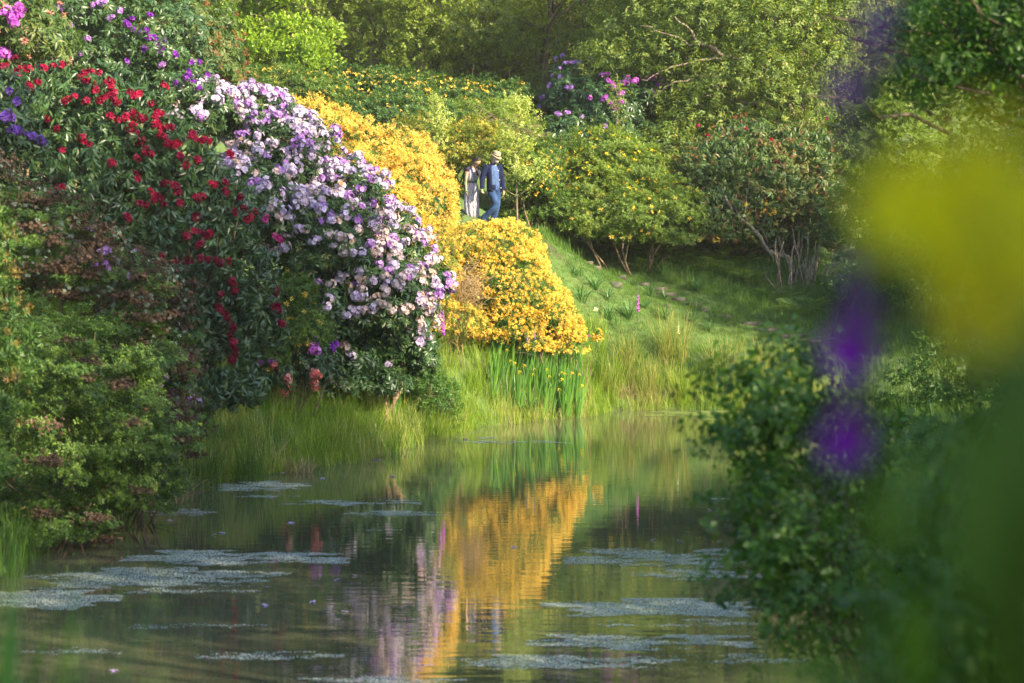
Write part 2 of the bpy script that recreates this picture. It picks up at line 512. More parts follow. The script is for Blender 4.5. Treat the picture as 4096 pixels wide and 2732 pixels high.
ny, nx = GX.shape
idx = np.arange(ny * nx).reshape(ny, nx)
quads = np.stack([idx[:-1, :-1], idx[:-1, 1:], idx[1:, 1:], idx[1:, :-1]], -1).reshape(-1, 4)
g = obj('ground', mesh('ground', np.stack([GX, GY, GZ], -1).reshape(-1, 3), quads, ground_mat(), smooth=True), kind='structure')
g['label'] = 'grassy banks and wooded slope round the pond'


def water_mat():
    m = bpy.data.materials.new('pond_water')
    N, Lk, bs = nodes(m)
    co = N.new('ShaderNodeTexCoord')
    big = N.new('ShaderNodeTexNoise'); big.inputs['Scale'].default_value = .22; big.inputs['Detail'].default_value = 3
    mp0 = N.new('ShaderNodeMapping'); mp0.inputs['Scale'].default_value = (1, .35, 1)
    Lk.new(co.outputs['Object'], mp0.inputs[0]); Lk.new(mp0.outputs[0], big.inputs[0])
    cr = N.new('ShaderNodeValToRGB'); cr.color_ramp.elements[0].position = .38; cr.color_ramp.elements[1].position = .66
    cr.color_ramp.elements[0].color = (.045, .050, .028, 1); cr.color_ramp.elements[1].color = (.115, .112, .066, 1)
    Lk.new(big.outputs['Fac'], cr.inputs[0]); Lk.new(cr.outputs[0], bs.inputs['Base Color'])
    bs.inputs['Roughness'].default_value = .0
    bs.inputs['IOR'].default_value = 1.6
    n1 = N.new('ShaderNodeTexNoise'); n1.inputs['Scale'].default_value = 1.6; n1.inputs['Detail'].default_value = 2
    mp = N.new('ShaderNodeMapping'); mp.inputs['Scale'].default_value = (.6, 2.2, 1)
    Lk.new(co.outputs['Object'], mp.inputs[0]); Lk.new(mp.outputs[0], n1.inputs[0])
    n2 = N.new('ShaderNodeTexNoise'); n2.inputs['Scale'].default_value = 9; n2.inputs['Detail'].default_value = 2
    Lk.new(mp.outputs[0], n2.inputs[0])
    ad = N.new('ShaderNodeMath'); ad.operation = 'MULTIPLY_ADD'; ad.inputs[1].default_value = .10
    Lk.new(n2.outputs['Fac'], ad.inputs[0]); Lk.new(n1.outputs['Fac'], ad.inputs[2])
    b = N.new('ShaderNodeBump'); b.inputs['Strength'].default_value = 1.0; b.inputs['Distance'].default_value = .0022
    Lk.new(ad.outputs[0], b.inputs['Height']); Lk.new(b.outputs[0], bs.inputs['Normal'])
    return m


w = obj('pond_water', mesh('pond_water', [[-14, 18, 0], [12, 18, 0], [12, 72, 0], [-14, 72, 0]], [[0, 1, 2, 3]], water_mat()), kind='structure')
w['label'] = 'still olive pond water mirroring the azaleas'

# ---------------------------------------------------------------- bush tools
class Lobes:
    """a bush body: overlapping ellipsoids given where they stand in the world"""
    def __init__(s, L):
        C, R = [], []
        for px, py, Y, rx, rz, ry in L:
            k = Y / F
            C.append(P(px, py, Y)); R.append([rx * k, ry, rz * k])
        s.C, s.R = np.array(C), np.array(R)
        s.bump = RNG.uniform(0, 6.28, (len(L), 6))

    def area(s):
        return (s.R[:, 0] * s.R[:, 2] + s.R[:, 0] * s.R[:, 1] + s.R[:, 1] * s.R[:, 2]) * 4.2

    def sample(s, n, f0=.82, f1=1.04, back=.45, ground=True, down=-.6):
        a = s.area(); k = RNG.choice(len(a), n * 2, p=a / a.sum())
        d = norm(RNG.normal(size=(n * 2, 3)))
        b = s.bump[k]
        lum = 1 + .07 * np.sin(d[:, 0] * 7 + b[:, 0]) * np.sin(d[:, 2] * 6 + b[:, 1]) + .06 * np.sin(d[:, 1] * 9 + b[:, 2] + d[:, 2] * 5) + .04 * np.sin(d[:, 0] * 17 + b[:, 3]) * np.sin(d[:, 2] * 15 + b[:, 4])
        f = RNG.uniform(f0, f1, n * 2) * lum
        pos = s.C[k] + s.R[k] * d * f[:, None]
        nr = norm(d / s.R[k])
        keep = (d[:, 2] > down) & ((d[:, 1] < .35) | (RNG.random(n * 2) < back))
        for j in range(len(s.C)):
            q = np.linalg.norm((pos - s.C[j]) / s.R[j], axis=1)
            keep &= (k == j) | (q > f0 - .12)
        if ground:
            keep &= pos[:, 2] > gz(pos[:, 0], pos[:, 1]) + .03
        ix = np.where(keep)[0][:n]
        return pos[ix], nr[ix]

    def clumped(s, n, per, rad, f0=.8, f1=1.04, back=.45, down=-.6, flat=.5):
        c, nr = s.sample(max(4, n // per), f0, f1, back, down=down)
        k = RNG.integers(0, len(c), n)
        sz = RNG.uniform(.6, 1.3, len(c))
        off = RNG.normal(0, rad, (n, 3)) * sz[k][:, None] * [1, 1, flat]
        pos = c[k] + off
        ok = pos[:, 2] > gz(pos[:, 0], pos[:, 1]) + .03
        return pos[ok], nr[k][ok]

    def inner(s, n):
        a = s.R.prod(1); k = RNG.choice(len(a), n, p=a / a.sum())
        d = norm(RNG.normal(size=(n, 3))) * RNG.uniform(.2, .8, (n, 1))
        pos = s.C[k] + s.R[k] * d
        keep = pos[:, 2] > gz(pos[:, 0], pos[:, 1]) + .03
        return pos[keep], norm(d)[keep]

    def front(s, px, py, f=1.0):
        """the front surface seen through a point of the photograph"""
        d = ray(px, py); o = np.array([0, 0, CAMZ]); best = None
        for c, r in zip(s.C, s.R * f):
            e, q = (o - c) / r, d / r
            A, B, Cc = q @ q, 2 * e @ q, e @ e - 1
            D = B * B - 4 * A * Cc
            if D > 0:
                t = (-B - math.sqrt(D)) / (2 * A)
                if best is None or t < best[0]:
                    p = o + d * t
                    best = (t, p, norm(((p - c) / r / r)[None])[0])
        if best is None:     # beyond the outline: take the nearest lobe's own distance
            q = [np.linalg.norm((ray(px, py) * c[1] + o - c)[[0, 2]]) / max(r[0], r[2]) for c, r in zip(s.C, s.R)]
            j = int(np.argmin(q))
            if q[j] > 1.35:
                return None
            return P(px, py, s.C[j][1]), norm((P(px, py, s.C[j][1]) - s.C[j])[None])[0]
        return best[1], best[2]

    def base(s):
        c = s.C[int(np.argmin(s.C[:, 2] - s.R[:, 2]))]
        m = s.C.mean(0)
        return np.array([m[0], m[1] + .2, gz(m[0], m[1])[0]])


def stems(Lb, base, n=14, r0=.035, mat='twig', parent=None, thin=0, reach=.92):
    G = Geo()
    for i in range(n):
        c = RNG.integers(0, len(Lb.C))
        d = norm(RNG.normal(size=3) + np.array([0, -.3, .5]))
        e = Lb.C[c] + Lb.R[c] * d * reach
        b = base + np.array([RNG.normal(0, .25), RNG.normal(0, .25), -.1])
        k0 = Lb.C[c] * [1, 1, 1]
        b[0] = b[0] * .5 + k0[0] * .5; b[1] = b[1] * .5 + k0[1] * .5; b[2] = gz(b[0], b[1])[0] - .1
        p = wander(b, e, 7, .25, .08)
        G.add(*tube(p, np.linspace(r0, r0 * .2, 7), 5), .5)
        for j in range(thin):
            a = p[RNG.integers(2, 6)]
            q = wander(a, a + RNG.normal(0, .35, 3) + np.array([0, -.2, .25]), 4, .2)
            G.add(*tube(q, np.linspace(r0 * .3, r0 * .08, 4), 3), .5)
    return G.build('branches', M[mat], parent, origin=base, smooth=True)


def near(nr, up=.5, j=.35):
    d = nr + np.array([0, 0, up]) + RNG.normal(0, j, nr.shape)
    return norm(d)


# leaf clump templates (sizes in metres)
S2 = ((.3, .85), (.65, 1.0))
TW = {
    'rhodo': [whorl(9, .15, .045, -35, 25, ((.5, 1.),), .25) for _ in range(4)],
    'rhodo_droop': [whorl(9, .16, .045, -60, 0, ((.5, 1.),), .3) for _ in range(4)],
    'azalea': [whorl(8, .075, .024, 0, 65, (), .2) for _ in range(4)],
    'azalea_far': [whorl(7, .10, .034, 0, 65, (), .2) for _ in range(3)],
    'japan': [whorl(9, .042, .020, 0, 50, (), .1) for _ in range(4)],
    'broad': [spray(9, .28, .09, .05, 0, 50, (), .4) for _ in range(4)],
    'broad_far': [spray(9, .42, .13, .075, 0, 60, (), .4) for _ in range(4)],
    'lime': [spray(9, .4, .12, .075, -60, 10, (), .5, True) for _ in range(4)],
    'birch': [spray(8, .25, .055, .045, -50, 40, (), .3) for _ in range(4)],
    'alder': [spray(9, .26, .062, .042, -10, 60, ((.5, 1.0),), .35) for _ in range(5)],
    'plume': [spray(12, .3, .07, .022, 20, 60, (), .3) for _ in range(4)],
}


def truss(k, L, Wd, R0, petals=5, open_=50, st=((.55, 1.0),), hem=75, droop=0.0, rag=.25):
    """a head of k funnel flowers"""
    out = []
    for i in range(k):
        th = math.radians(hem) * math.sqrt((i + .5) / k); ph = i * 2.4
        d = np.array([[math.sin(th) * math.cos(ph), math.sin(th) * math.sin(ph), math.cos(th) - droop]])
        Rm = frames(d, np.array([random.uniform(0, 6)]))[0]
        r = random.random()
        if random.random() < rag * .6 and k > 2:
            continue
        sz = random.uniform(1 - rag, 1 + rag)
        d = norm(d + np.array([[random.gauss(0, rag * .7) for _ in range(3)]])); R1 = R0 * random.uniform(1 - rag * 1.4, 1 + rag * 1.6)
        for p in range(petals):
            v, t = leaf(L * sz, Wd * sz, st, .25 + random.uniform(-.1, .15), .15)
            v = rotv(v, 'y', -math.radians(90 - open_ + random.uniform(-8, 8)))
            v = rotv(v, 'z', 2 * math.pi * p / petals + random.uniform(-.1, .1))
            v = v @ Rm.T + d[0] * R1 + np.array([0, 0, -droop * .02])
            out.append((v, t, min(1, max(0, r + random.uniform(-.25, .25)))))
    return join(out)


TR = {
    'ball': [truss(14, .045, .042, .042, 5, 58, hem=85, rag=.25) for _ in range(4)],
    'large': [truss(15, .043, .042, .07, 5, 62, ((.35, .8), (.75, 1.05)), 92, rag=.3) for _ in range(6)],
    'azalea': [truss(8, .045, .016, .035, 5, 60, (), 95, .3, rag=.5) for _ in range(5)],
    'azalea_droop': [truss(8, .052, .014, .03, 4, 40, (), 120, .6, rag=.5) for _ in range(5)],
    'small': [truss(4, .022, .02, .02, 5, 70, (), 70) for _ in range(3)],
    'seed': [truss(8, .05, .012, .01, 2, 30, (), 100, .1) for _ in range(3)],
}


def bush(name, label, cat, L, parts, nstem=14, r0=.035, thin=2, group=None, inner=0, bark='twig', clump=None, back=.45):
    """parts = [(part name, template key, material key, count, (f0, f1), up, scale, spread)]"""
    Lb = Lobes(L)
    base = Lb.base()
    t = thing(name, label, cat, base, group)
    for (pn, tk, mk, n, (f0, f1), up, s, lab) in parts:
        G = Geo()
        pos, nr = Lb.clumped(n, clump[0], clump[1], f0, f1, back, flat=clump[2]) if clump and pn in ('foliage', 'spent_blossom') else Lb.sample(n, f0, f1, back)
        T = TW.get(tk) or TR[tk]
        rb = np.clip(.5 + .35 * np.sin(pos[:, 0] * 1.9 + pos[:, 2] * 2.3 + base[0]) * np.sin(pos[:, 1] * 1.5 + pos[:, 2]) + RNG.normal(0, .22, len(pos)), 0, 1)
        place(G, T, pos, near(nr, up, .35), RNG.uniform(.8, 1.2, len(pos)) * s, rb, .55)
        if inner and pn == 'foliage':
            ip, inr = Lb.inner(inner)
            place(G, T, ip, near(inr, up, .5), RNG.uniform(.9, 1.3, len(ip)) * s, None, .5)
        G.build(pn, M[mk], t, origin=base, label=lab)
    if nstem:
        stems(Lb, base, nstem, r0, bark, t, thin)
    return t, Lb, base


TMESH = {}


def truss_parts(t, Lb, base, pts, tk, mk, s=1.0, name='flower_truss', up=.35, f=1.03):
    """flower heads, each a part of its own that shares one of a few meshes"""
    key = (tk, mk)
    if key not in TMESH:
        TMESH[key] = [mesh(name, v, tt, M[mk], rr) for v, tt, rr in TR[tk]]
    for p in pts:
        if len(p) == 2:
            h = Lb.front(p[0], p[1], f)
            if h is None:
                continue
            pos, nr = h
        else:
            pos, nr = p[:3], p[3:]
        d = norm((nr + np.array([0, -.15, up]) + RNG.normal(0, .22, 3))[None])
        R = frames(d)[0]
        o = obj(name, random.choice(TMESH[key]), t)
        mw = Matrix([[*R[0], 0], [*R[1], 0], [*R[2], 0], [0, 0, 0, 1]])
        sc_ = s * random.uniform(.78, 1.15)
        o.matrix_local = Matrix.Translation(Vector(np.asarray(pos) - base)) @ mw @ Matrix.Diagonal((sc_, sc_, sc_ * random.uniform(.85, 1.1), 1))


def surf_pts(Lb, n, f0=.98, f1=1.05, cond=None, back=.15):
    pos, nr = Lb.sample(n * 3, f0, f1, back)
    if cond is not None:
        k = cond(pos, nr); pos, nr = pos[k], nr[k]
    return np.concatenate([pos, nr], 1)[:n]


def pix(pos):
    """where points fall in the photograph (used only to set flowers where the photograph has them)"""
    p = pos - np.array([0, 0, CAMZ])
    z = p[:, 1] * cp - p[:, 2] * sp
    y = p[:, 1] * sp + p[:, 2] * cp
    return 2048 + F * p[:, 0] / z, 1366 - F * y / z

# ---------------------------------------------------------------- the flowering banks
# nearest bush on the left bank
bush('evergreen_azalea', 'big mossy green evergreen azalea leaning over the water on the near left', 'azalea bush',
     [(430, 1770, 42, 330, 310, 1.3), (130, 1700, 40.5, 330, 420, 1.5), (330, 1480, 42.5, 270, 220, 1.1), (40, 1450, 41.5, 280, 260, 1.3), (620, 1790, 43.2, 150, 190, .7), (200, 2080, 40.3, 260, 130, 1.0), (480, 2010, 42.3, 200, 110, .8), (620, 1960, 43.4, 90, 60, .5), (520, 1480, 43.5, 190, 200, .8)],
     [('foliage', 'japan', 'japan', 14000, (.72, 1.05), .9, 1.25, None), ('spent_blossom', 'small', 'spent', 2200, (.95, 1.05), .5, 1.0, None)], 22, .03, 3, inner=2500, clump=(55, .13, .35))
t, Lb, base = bush('evergreen_azalea', 'brown and mauve evergreen azalea gone over, behind the mossy green one', 'azalea bush',
     [(120, 960, 44.5, 240, 220, 1.1), (330, 1080, 44.5, 230, 190, 1.0), (560, 1220, 44.7, 190, 170, .9), (640, 1430, 44.6, 130, 190, .8), (690, 1640, 44.4, 100, 180, .7), (-80, 850, 44.6, 200, 220, 1.0), (560, 1150, 45, 150, 110, .7)],
     [('foliage', 'japan', 'japan', 5500, (.75, 1.02), .8, 1.2, None), ('spent_blossom', 'small', 'spent', 9000, (.86, 1.06), .6, 1.15, None), ('lichen', 'small', 'lichen', 900, (.9, 1.05), .4, 1.5, None)], 16, .03, 3, inner=900, clump=(45, .12, .4))
truss_parts(t, Lb, base, [(352, 925), (402, 1010), (428, 1005), (425, 1055), (430, 1070), (540, 1008), (500, 1100), (490, 1395), (510, 1425), (545, 1440), (615, 1470), (665, 1500), (640, 1550), (680, 1590), (700, 1610), (755, 1605), (790, 1610), (720, 1660), (650, 1640), (625, 1560), (380, 1065), (690, 1570)], 'small', 'mauve', 2.4, 'blossom')
t, Lb, base = bush('deciduous_azalea', 'amber azalea with hanging faded flowers at the left edge of the pond', 'azalea bush',
     [(-120, 1300, 34, 230, 330, .9), (-60, 1560, 33, 180, 260, .8), (-150, 1800, 32, 200, 300, .9), (-130, 1000, 34, 200, 200, .8)],
     [('foliage', 'azalea', 'azalea_deep', 1800, (.7, 1.05), .4, 1.1, None), ('blossom', 'azalea_droop', 'faded', 130, (.95, 1.08), -.2, .9, None)], 3, .012, 1, back=.2, clump=(14, .08, .8))

# crimson rhododendron
RED = [(20, 470), (55, 460), (190, 475), (110, 585 - 40), (150, 565), (335, 470 - 205 + 60), (175, 270), (215, 268), (245, 260), (110, 275), (60, 235), (150, 330), (115, 345), (8, 270), (25, 262), (65, 300),
       (340, 300), (362, 290), (395, 293), (370, 335), (440, 325), (415, 328), (380, 360), (345, 320), (520, 370), (535, 385), (555, 375), (400, 400), (425, 388), (455, 395), (470, 410), (345, 405), (260, 405), (275, 395), (298, 388), (450, 375), (445, 350), (430, 380),
       (602, 412), (440, 465), (530, 450), (545, 465), (560, 475), (575, 470), (530, 500), (520, 520), (545, 530), (500, 470), (470, 480), (620, 470), (635, 455), (335, 570), (360, 580), (325, 555), (225, 515), (250, 605), (640, 520), (660, 510), (685, 510), (625, 500), (610, 500),
       (560, 565), (580, 600), (600, 615), (575, 610), (545, 635), (645, 545), (660, 555), (670, 575), (700, 580), (720, 625), (760, 550), (780, 560), (800, 565), (815, 560), (835, 565), (770, 535), (790, 640), (740, 660), (710, 575), (540, 700), (548, 715), (245, 755), (240, 800 - 45),
       (600, 765), (620, 780), (640, 790), (615, 800), (655, 820), (700, 745), (710, 770), (690, 740), (720, 815), (660, 735), (790, 790), (810, 830 - 45), (840, 735), (860, 740), (900, 760), (905, 775), (900, 730), (560, 815), (580, 820), (510, 870), (780, 870), (745, 945), (775, 925), (800, 930), (820, 945), (835, 935),
       (790, 980), (800, 975), (760, 1045), (800, 1035), (830, 1040), (865, 1045), (910, 1045), (700, 1040), (880, 1050), (740, 1040), (930, 1135), (940, 1165), (925, 1125), (880, 1235), (870, 1230), (900, 1255), (1125, 1295), (1100, 1165), (1090, 1230), (1115, 1240), (1110, 1225), (930, 1310), (920, 1340), (930, 1370), (940, 1395), (910, 1270), (940, 1420), (925, 1440), (880, 1180), (1000, 870), (960, 790), (975, 835), (940, 850), (985, 880), (1020, 845), (645, 1185 - 160), (450, 655)]
t, Lb, base = bush('rhododendron', 'large crimson flowered rhododendron in the middle of the left bank', 'rhododendron',
     [(120, 520, 51, 300, 270, 1.5), (430, 560, 51, 270, 300, 1.5), (660, 720, 51.2, 260, 250, 1.4), (830, 900, 51.5, 220, 230, 1.2), (350, 860, 50, 330, 300, 1.5), (620, 1060, 50.3, 300, 290, 1.4), (930, 1100, 51.3, 180, 220, 1.1), (800, 1320, 50.8, 250, 250, 1.2), (600, 1350, 50, 250, 230, 1.2), (1000, 1300, 51.8, 160, 160, .9), (780, 1560, 50.2, 200, 130, .9), (950, 1560, 50.8, 130, 100, .7), (600, 1600, 49.5, 180, 150, .9)],
     [('foliage', 'rhodo_droop', 'rhodo', 5200, (.72, 1.05), .5, 1.05, None)], 24, .05, 2, inner=1500)
truss_parts(t, Lb, base, RED, 'ball', 'red', 1.1, up=.3)
truss_parts(t, Lb, base, surf_pts(Lb, 30, cond=lambda p, n: n[:, 1] > .1, back=1), 'ball', 'red', 1.1)
truss_parts(t, Lb, base, [(1055, 880), (1110, 960), (1100, 945), (1060, 865), (1335, 1390), (900, 330), (885, 325), (915, 340)], 'ball', 'magenta', 1.15)

# violet blue sprig rhododendron at the edge
t, Lb, base = bush('rhododendron', 'violet blue rhododendron cut by the left edge above the brown azalea', 'rhododendron',
     [(-60, 470, 46, 200, 200, .9), (60, 580, 46, 140, 90, .6), (-80, 650, 46, 170, 150, .8)],
     [('foliage', 'rhodo', 'rhodo', 520, (.7, 1.05), .4, 1.1, None)], 8, .035, 1, inner=100)
truss_parts(t, Lb, base, [(32, 365), (65, 410), (30, 455), (15, 470), (45, 470), (60, 525), (75, 520), (115, 540), (130, 545), (160, 560), (172, 568), (45, 515)], 'ball', 'violet', 1.0)

# orchid pink one, top left corner
t, Lb, base = bush('rhododendron', 'yellow green rhododendron with orchid pink heads in the top left corner', 'rhododendron',
     [(0, 60, 54, 230, 200, 1.4), (150, 170, 53.5, 160, 130, 1.1), (-100, 250, 53.5, 220, 150, 1.2), (100, -120, 55, 180, 160, 1.2)],
     [('foliage', 'rhodo', 'rhodo_light', 1300, (.7, 1.05), .5, 1.05, None), ('spent_blossom', 'seed', 'salmon', 60, (.98, 1.06), .3, 1.4, None)], 16, .04, 2, inner=200)
truss_parts(t, Lb, base, [(65, 40), (80, 60), (45, 65), (55, 90), (75, 30), (20, 45), (25, 220), (10, 215), (60, 75)], 'large', 'pinkpurple', 1.15)

# purple one behind
t, Lb, base = bush('rhododendron', 'dark rhododendron with deep purple heads behind the crimson one', 'rhododendron',
     [(330, 60, 57, 250, 200, 1.6), (560, 160, 57, 270, 220, 1.6), (720, 290, 57.5, 150, 130, 1.2), (350, 250, 56.5, 250, 140, 1.4), (680, 360, 56.5, 190, 110, 1.2), (450, -150, 58, 300, 200, 1.6)],
     [('foliage', 'rhodo', 'rhodo', 3600, (.74, 1.05), .6, .9, None)], 16, .05, 2, inner=700)
PUR = [(528, 74), (515, 100), (505, 95), (530, 118), (555, 128), (588, 122), (594, 150), (618, 152), (640, 155), (660, 162), (625, 180), (645, 195), (660, 195), (635, 208), (650, 212), (625, 190), (578, 195), (698, 216), (798, 248), (768, 250), (753, 285), (755, 295), (745, 312), (758, 310), (600, 60), (795, 350), (700, 330), (770, 325), (830, 300), (975, 405), (508, 245)]
truss_parts(t, Lb, base, PUR, 'ball', 'purple', .95)
truss_parts(t, Lb, base, [(440, 75), (450, 65), (480, 45), (370, 20), (400, 15), (280, 100), (205, 65), (250, 35), (415, 5), (390, 10), (650, 255), (640, 258), (320, 215), (510, 248), (350, 155), (230, 30)], 'ball', 'mauve', .85)

# seedy brown and gold one on the crest
bush('rhododendron', 'rhododendron with rusty seed heads on the crest left of the bright tree', 'rhododendron',
     [(750, 90, 60, 190, 180, 1.5), (560, -20, 60, 170, 110, 1.4), (850, 220, 60, 130, 140, 1.2), (700, -130, 61, 230, 180, 1.6), (950, 330, 60.5, 80, 70, .8)],
     [('foliage', 'rhodo', 'rhodo_mix', 2300, (.74, 1.05), .6, .85, None), ('seed_head', 'seed', 'seed', 330, (.98, 1.07), .7, 1.2, None)], 12, .05, 1, inner=400)

# the lilac one
LIL = [(780, 450, 57, 190, 130, 1.2), (1000, 480, 58, 200, 130, 1.3), (1130, 640, 57.5, 230, 200, 1.4), (1000, 820, 55.5, 190, 180, 1.2), (1330, 800, 58, 220, 170, 1.4), (1250, 960, 56.5, 260, 200, 1.5), (1520, 1000, 58.5, 190, 170, 1.3), (1640, 1150, 59, 150, 140, 1.1),
       (1450, 1180, 57.5, 260, 220, 1.5), (1250, 1230, 56.5, 200, 220, 1.2), (1560, 1340, 58.5, 190, 170, 1.2), (1350, 1430, 57.5, 180, 120, 1.0), (1740, 1130, 59.3, 70, 60, .6), (1480, 1520, 57.8, 170, 80, .8), (1650, 1430, 59, 110, 90, .7), (1330, 1530, 57, 130, 80, .7)]
t, Lb, base = bush('rhododendron', 'great pale lilac rhododendron, its faded heads stained orange, beside the yellow azaleas', 'rhododendron', LIL,
     [('foliage', 'rhodo', 'rhodo', 6200, (.74, 1.04), .5, 1.0, None), ('new_shoot', 'rhodo', 'rhodo_light', 400, (.97, 1.05), .9, .8, None)], 24, .05, 2, inner=1800)


def dens(p):
    x, y = pix(p)
    line = 430 + (x - 900) * .92          # upper edge of the bush in the picture
    d = y - line
    v = np.where(d < 300, .8, np.where(d < 540, .32, .05))
    v *= np.where((x < 1000) & (d > 330), .25, 1)
    v *= .12 + .9 * (np.sin(x * .021 + np.sin(y * .017) * 2) * np.sin(y * .026 + x * .006) > -.3)
    v *= np.where(y > 1330, .12, 1)
    return v


pp = surf_pts(Lb, 5200, .99, 1.08, lambda p, n: n[:, 2] > -.35, .3)
pp = pp[RNG.random(len(pp)) < dens(pp[:, :3])]
gap = []
for q in pp:                              # keep heads from sitting inside each other
    if all(np.linalg.norm(q[:3] - g_[:3]) > .125 for g_ in gap[-900:]):
        gap.append(q)
gap = np.array(gap)[:760]
x_, y_ = pix(gap[:, :3])
mau = (RNG.random(len(gap)) < np.where(y_ - 430 - (x_ - 900) * .92 < 60, .3, .05))
blu = ~mau & (RNG.random(len(gap)) < np.where((y_ > 850), .55, .08))
truss_parts(t, Lb, base, gap[~mau & ~blu][:290], 'large', 'lilac', 1.2)
q = gap[~mau & ~blu][290:]; G = Geo()
if len(q):
    place(G, TR['large'], q[:, :3], near(q[:, 3:], .2), RNG.uniform(.9, 1.3, len(q)), None, .6)
    G.build('flower_trusses', M['lilac'], t, origin=base, kind='stuff')
truss_parts(t, Lb, base, gap[mau], 'large', 'mauve', 1.05, 'mauve_truss')
truss_parts(t, Lb, base, gap[blu], 'large', 'blush', 1.08, 'faded_truss')
truss_parts(t, Lb, base, [(1240, 810 - 260 + 260)] + [(1560, 1010 - 140), (1760, 1150), (1740, 1120), (1690, 1210), (1720, 1230)], 'large', 'lilac', 1.1)

# low plants along the foot of the big ones
t, Lb, base = bush('deciduous_azalea', 'small yellow green azalea between the crimson and lilac rhododendrons', 'azalea bush',
     [(1160, 1180, 55, 110, 90, .6), (1200, 1330, 55, 130, 110, .7), (1060, 1420, 54.5, 130, 110, .7)],
     [('foliage', 'azalea', 'azalea', 2000, (.6, 1.05), .5, 1.0, None), ('blossom', 'azalea', 'yellow', 45, (.97, 1.08), .3, .9, None)], 12, .02, 2)
t, Lb, base = bush('rhododendron', 'low rhododendron with pink and salmon heads above the left bank grass', 'rhododendron',
     [(1230, 1450, 55, 130, 110, .7), (1060, 1500, 54.5, 130, 90, .6)],
     [('foliage', 'rhodo', 'rhodo', 420, (.6, 1.05), .4, .9, None)], 12, .025, 2)
truss_parts(t, Lb, base, [(1250, 1385), (1245, 1405), (1265, 1400), (1262, 1325 + 45), (1080, 1440), (1090, 1455), (1050, 1405), (1040, 1455)], 'large', 'pinkpurple', .9)
truss_parts(t, Lb, base, [(1258, 1492), (1252, 1505), (1268, 1498), (1255, 1530), (1262, 1545), (1100, 1460), (1150, 1515), (1140, 1590 - 30)], 'large', 'salmon', 1.0)
truss_parts(t, Lb, base, [(1328, 1392), (1335, 1380)], 'ball', 'purple', 1.1)
bush('bramble', 'dark bramble shrub hanging to the water below the lilac rhododendron', 'shrub',
     [(1720, 1590, 60.5, 120, 110, .7), (1640, 1480, 59.5, 120, 100, .7), (1760, 1680, 61.3, 80, 60, .5)],
     [('foliage', 'azalea', 'shrubfg', 2400, (.5, 1.08), .5, .9, None)], 16, .02, 2)

# golden azaleas
def wallc(p, n):
    x, y = pix(p)
    return ((x < 1835) | (y < 600) | (y > 960)) & (np.sin(p[:, 0] * 2.9 + np.sin(p[:, 2] * 3.1)) * np.sin(p[:, 2] * 3.7 + p[:, 1]) + RNG.normal(0, .25, len(p)) < .62 - .25 * (y < 600))


YL = [(1250, 560, 67, 190, 150, 1.4), (1080, 420, 67.5, 90, 80, .9), (1420, 680, 67, 190, 190, 1.5), (1600, 640, 69, 150, 120, 1.3), (1640, 830, 67, 200, 220, 1.6), (1500, 900, 65.5, 230, 200, 1.5), (1735, 860, 68, 95, 160, 1.2)]
t, Lb, base = bush('deciduous_azalea', 'tall wall of golden azaleas left of the walking couple', 'azalea bush', YL,
     [('foliage', 'azalea', 'azalea', 4600, (.72, 1.04), .7, 1.0, None)], 26, .02, 5, inner=1200, clump=(16, .09, .8))
pts = surf_pts(Lb, 3300, .95, 1.1, wallc)
truss_parts(t, Lb, base, pts[:280], 'azalea_droop', 'amber', 1.1, 'blossom')
G = Geo(); q = pts[280:]
place(G, TR['azalea_droop'], q[:, :3], near(q[:, 3:], .2), RNG.uniform(.85, 1.25, len(q)), None, .6)
q = surf_pts(Lb, 260, 1.08, 1.24, lambda p, n: (n[:, 2] > .1) & wallc(p, n))
place(G, TR['azalea_droop'], q[:, :3], near(q[:, 3:], .6), RNG.uniform(.8, 1.1, len(q)), None, .6)
G.build('blossoms', M['amber'], t, origin=base, kind='stuff')
G = Geo(); place(G, TW['azalea'], q[:, :3] - [0, 0, .05], near(q[:, 3:], .8), 1.0); place(G, TW['azalea'], q[:, :3] - q[:, 3:] * .12, near(q[:, 3:], .8), 1.0); G.build('new_shoots', M['azalea'], t, origin=base)
t, Lb, base = bush('deciduous_azalea', 'golden azalea thinning to bare twigs, lower left of the rounded one', 'azalea bush',
     [(1740, 1080, 65.5, 110, 200, 1.1), (1880, 990, 66.6, 130, 90, .9), (1830, 1290, 65, 110, 80, .9), (1700, 1250, 64.6, 110, 130, .9)],
     [('foliage', 'azalea', 'azalea_mix', 1500, (.75, 1.05), .6, 1.0, None), ('blossom', 'azalea_droop', 'amber', 420, (.96, 1.08), .2, 1.0, None)], 50, .014, 7, bark='dry')
G = Geo()
for k in range(420):
    a = P(RNG.normal(1880, 28), RNG.normal(1165, 45), RNG.uniform(64.8, 65.6)); d = np.array([RNG.normal(0, .16), RNG.normal(0, .1), RNG.normal(.05, .16)])
    G.add(*tube(wander(a, a + d, 4, .2), .005, 3), .5)
G.build('bare_twigs', M['dry'], t, origin=base, kind='stuff')
t, Lb, base = bush('deciduous_azalea', 'orange red azalea glowing between the lilac and the golden bushes', 'azalea bush',
     [(1300, 620, 65.3, 110, 90, .7), (1400, 690, 65, 60, 60, .5)],
     [('foliage', 'azalea', 'azalea_mix', 700, (.7, 1.05), .6, 1.0, None), ('blossom', 'azalea', 'orange', 150, (.97, 1.06), .3, .9, None)], 10, .02, 2)
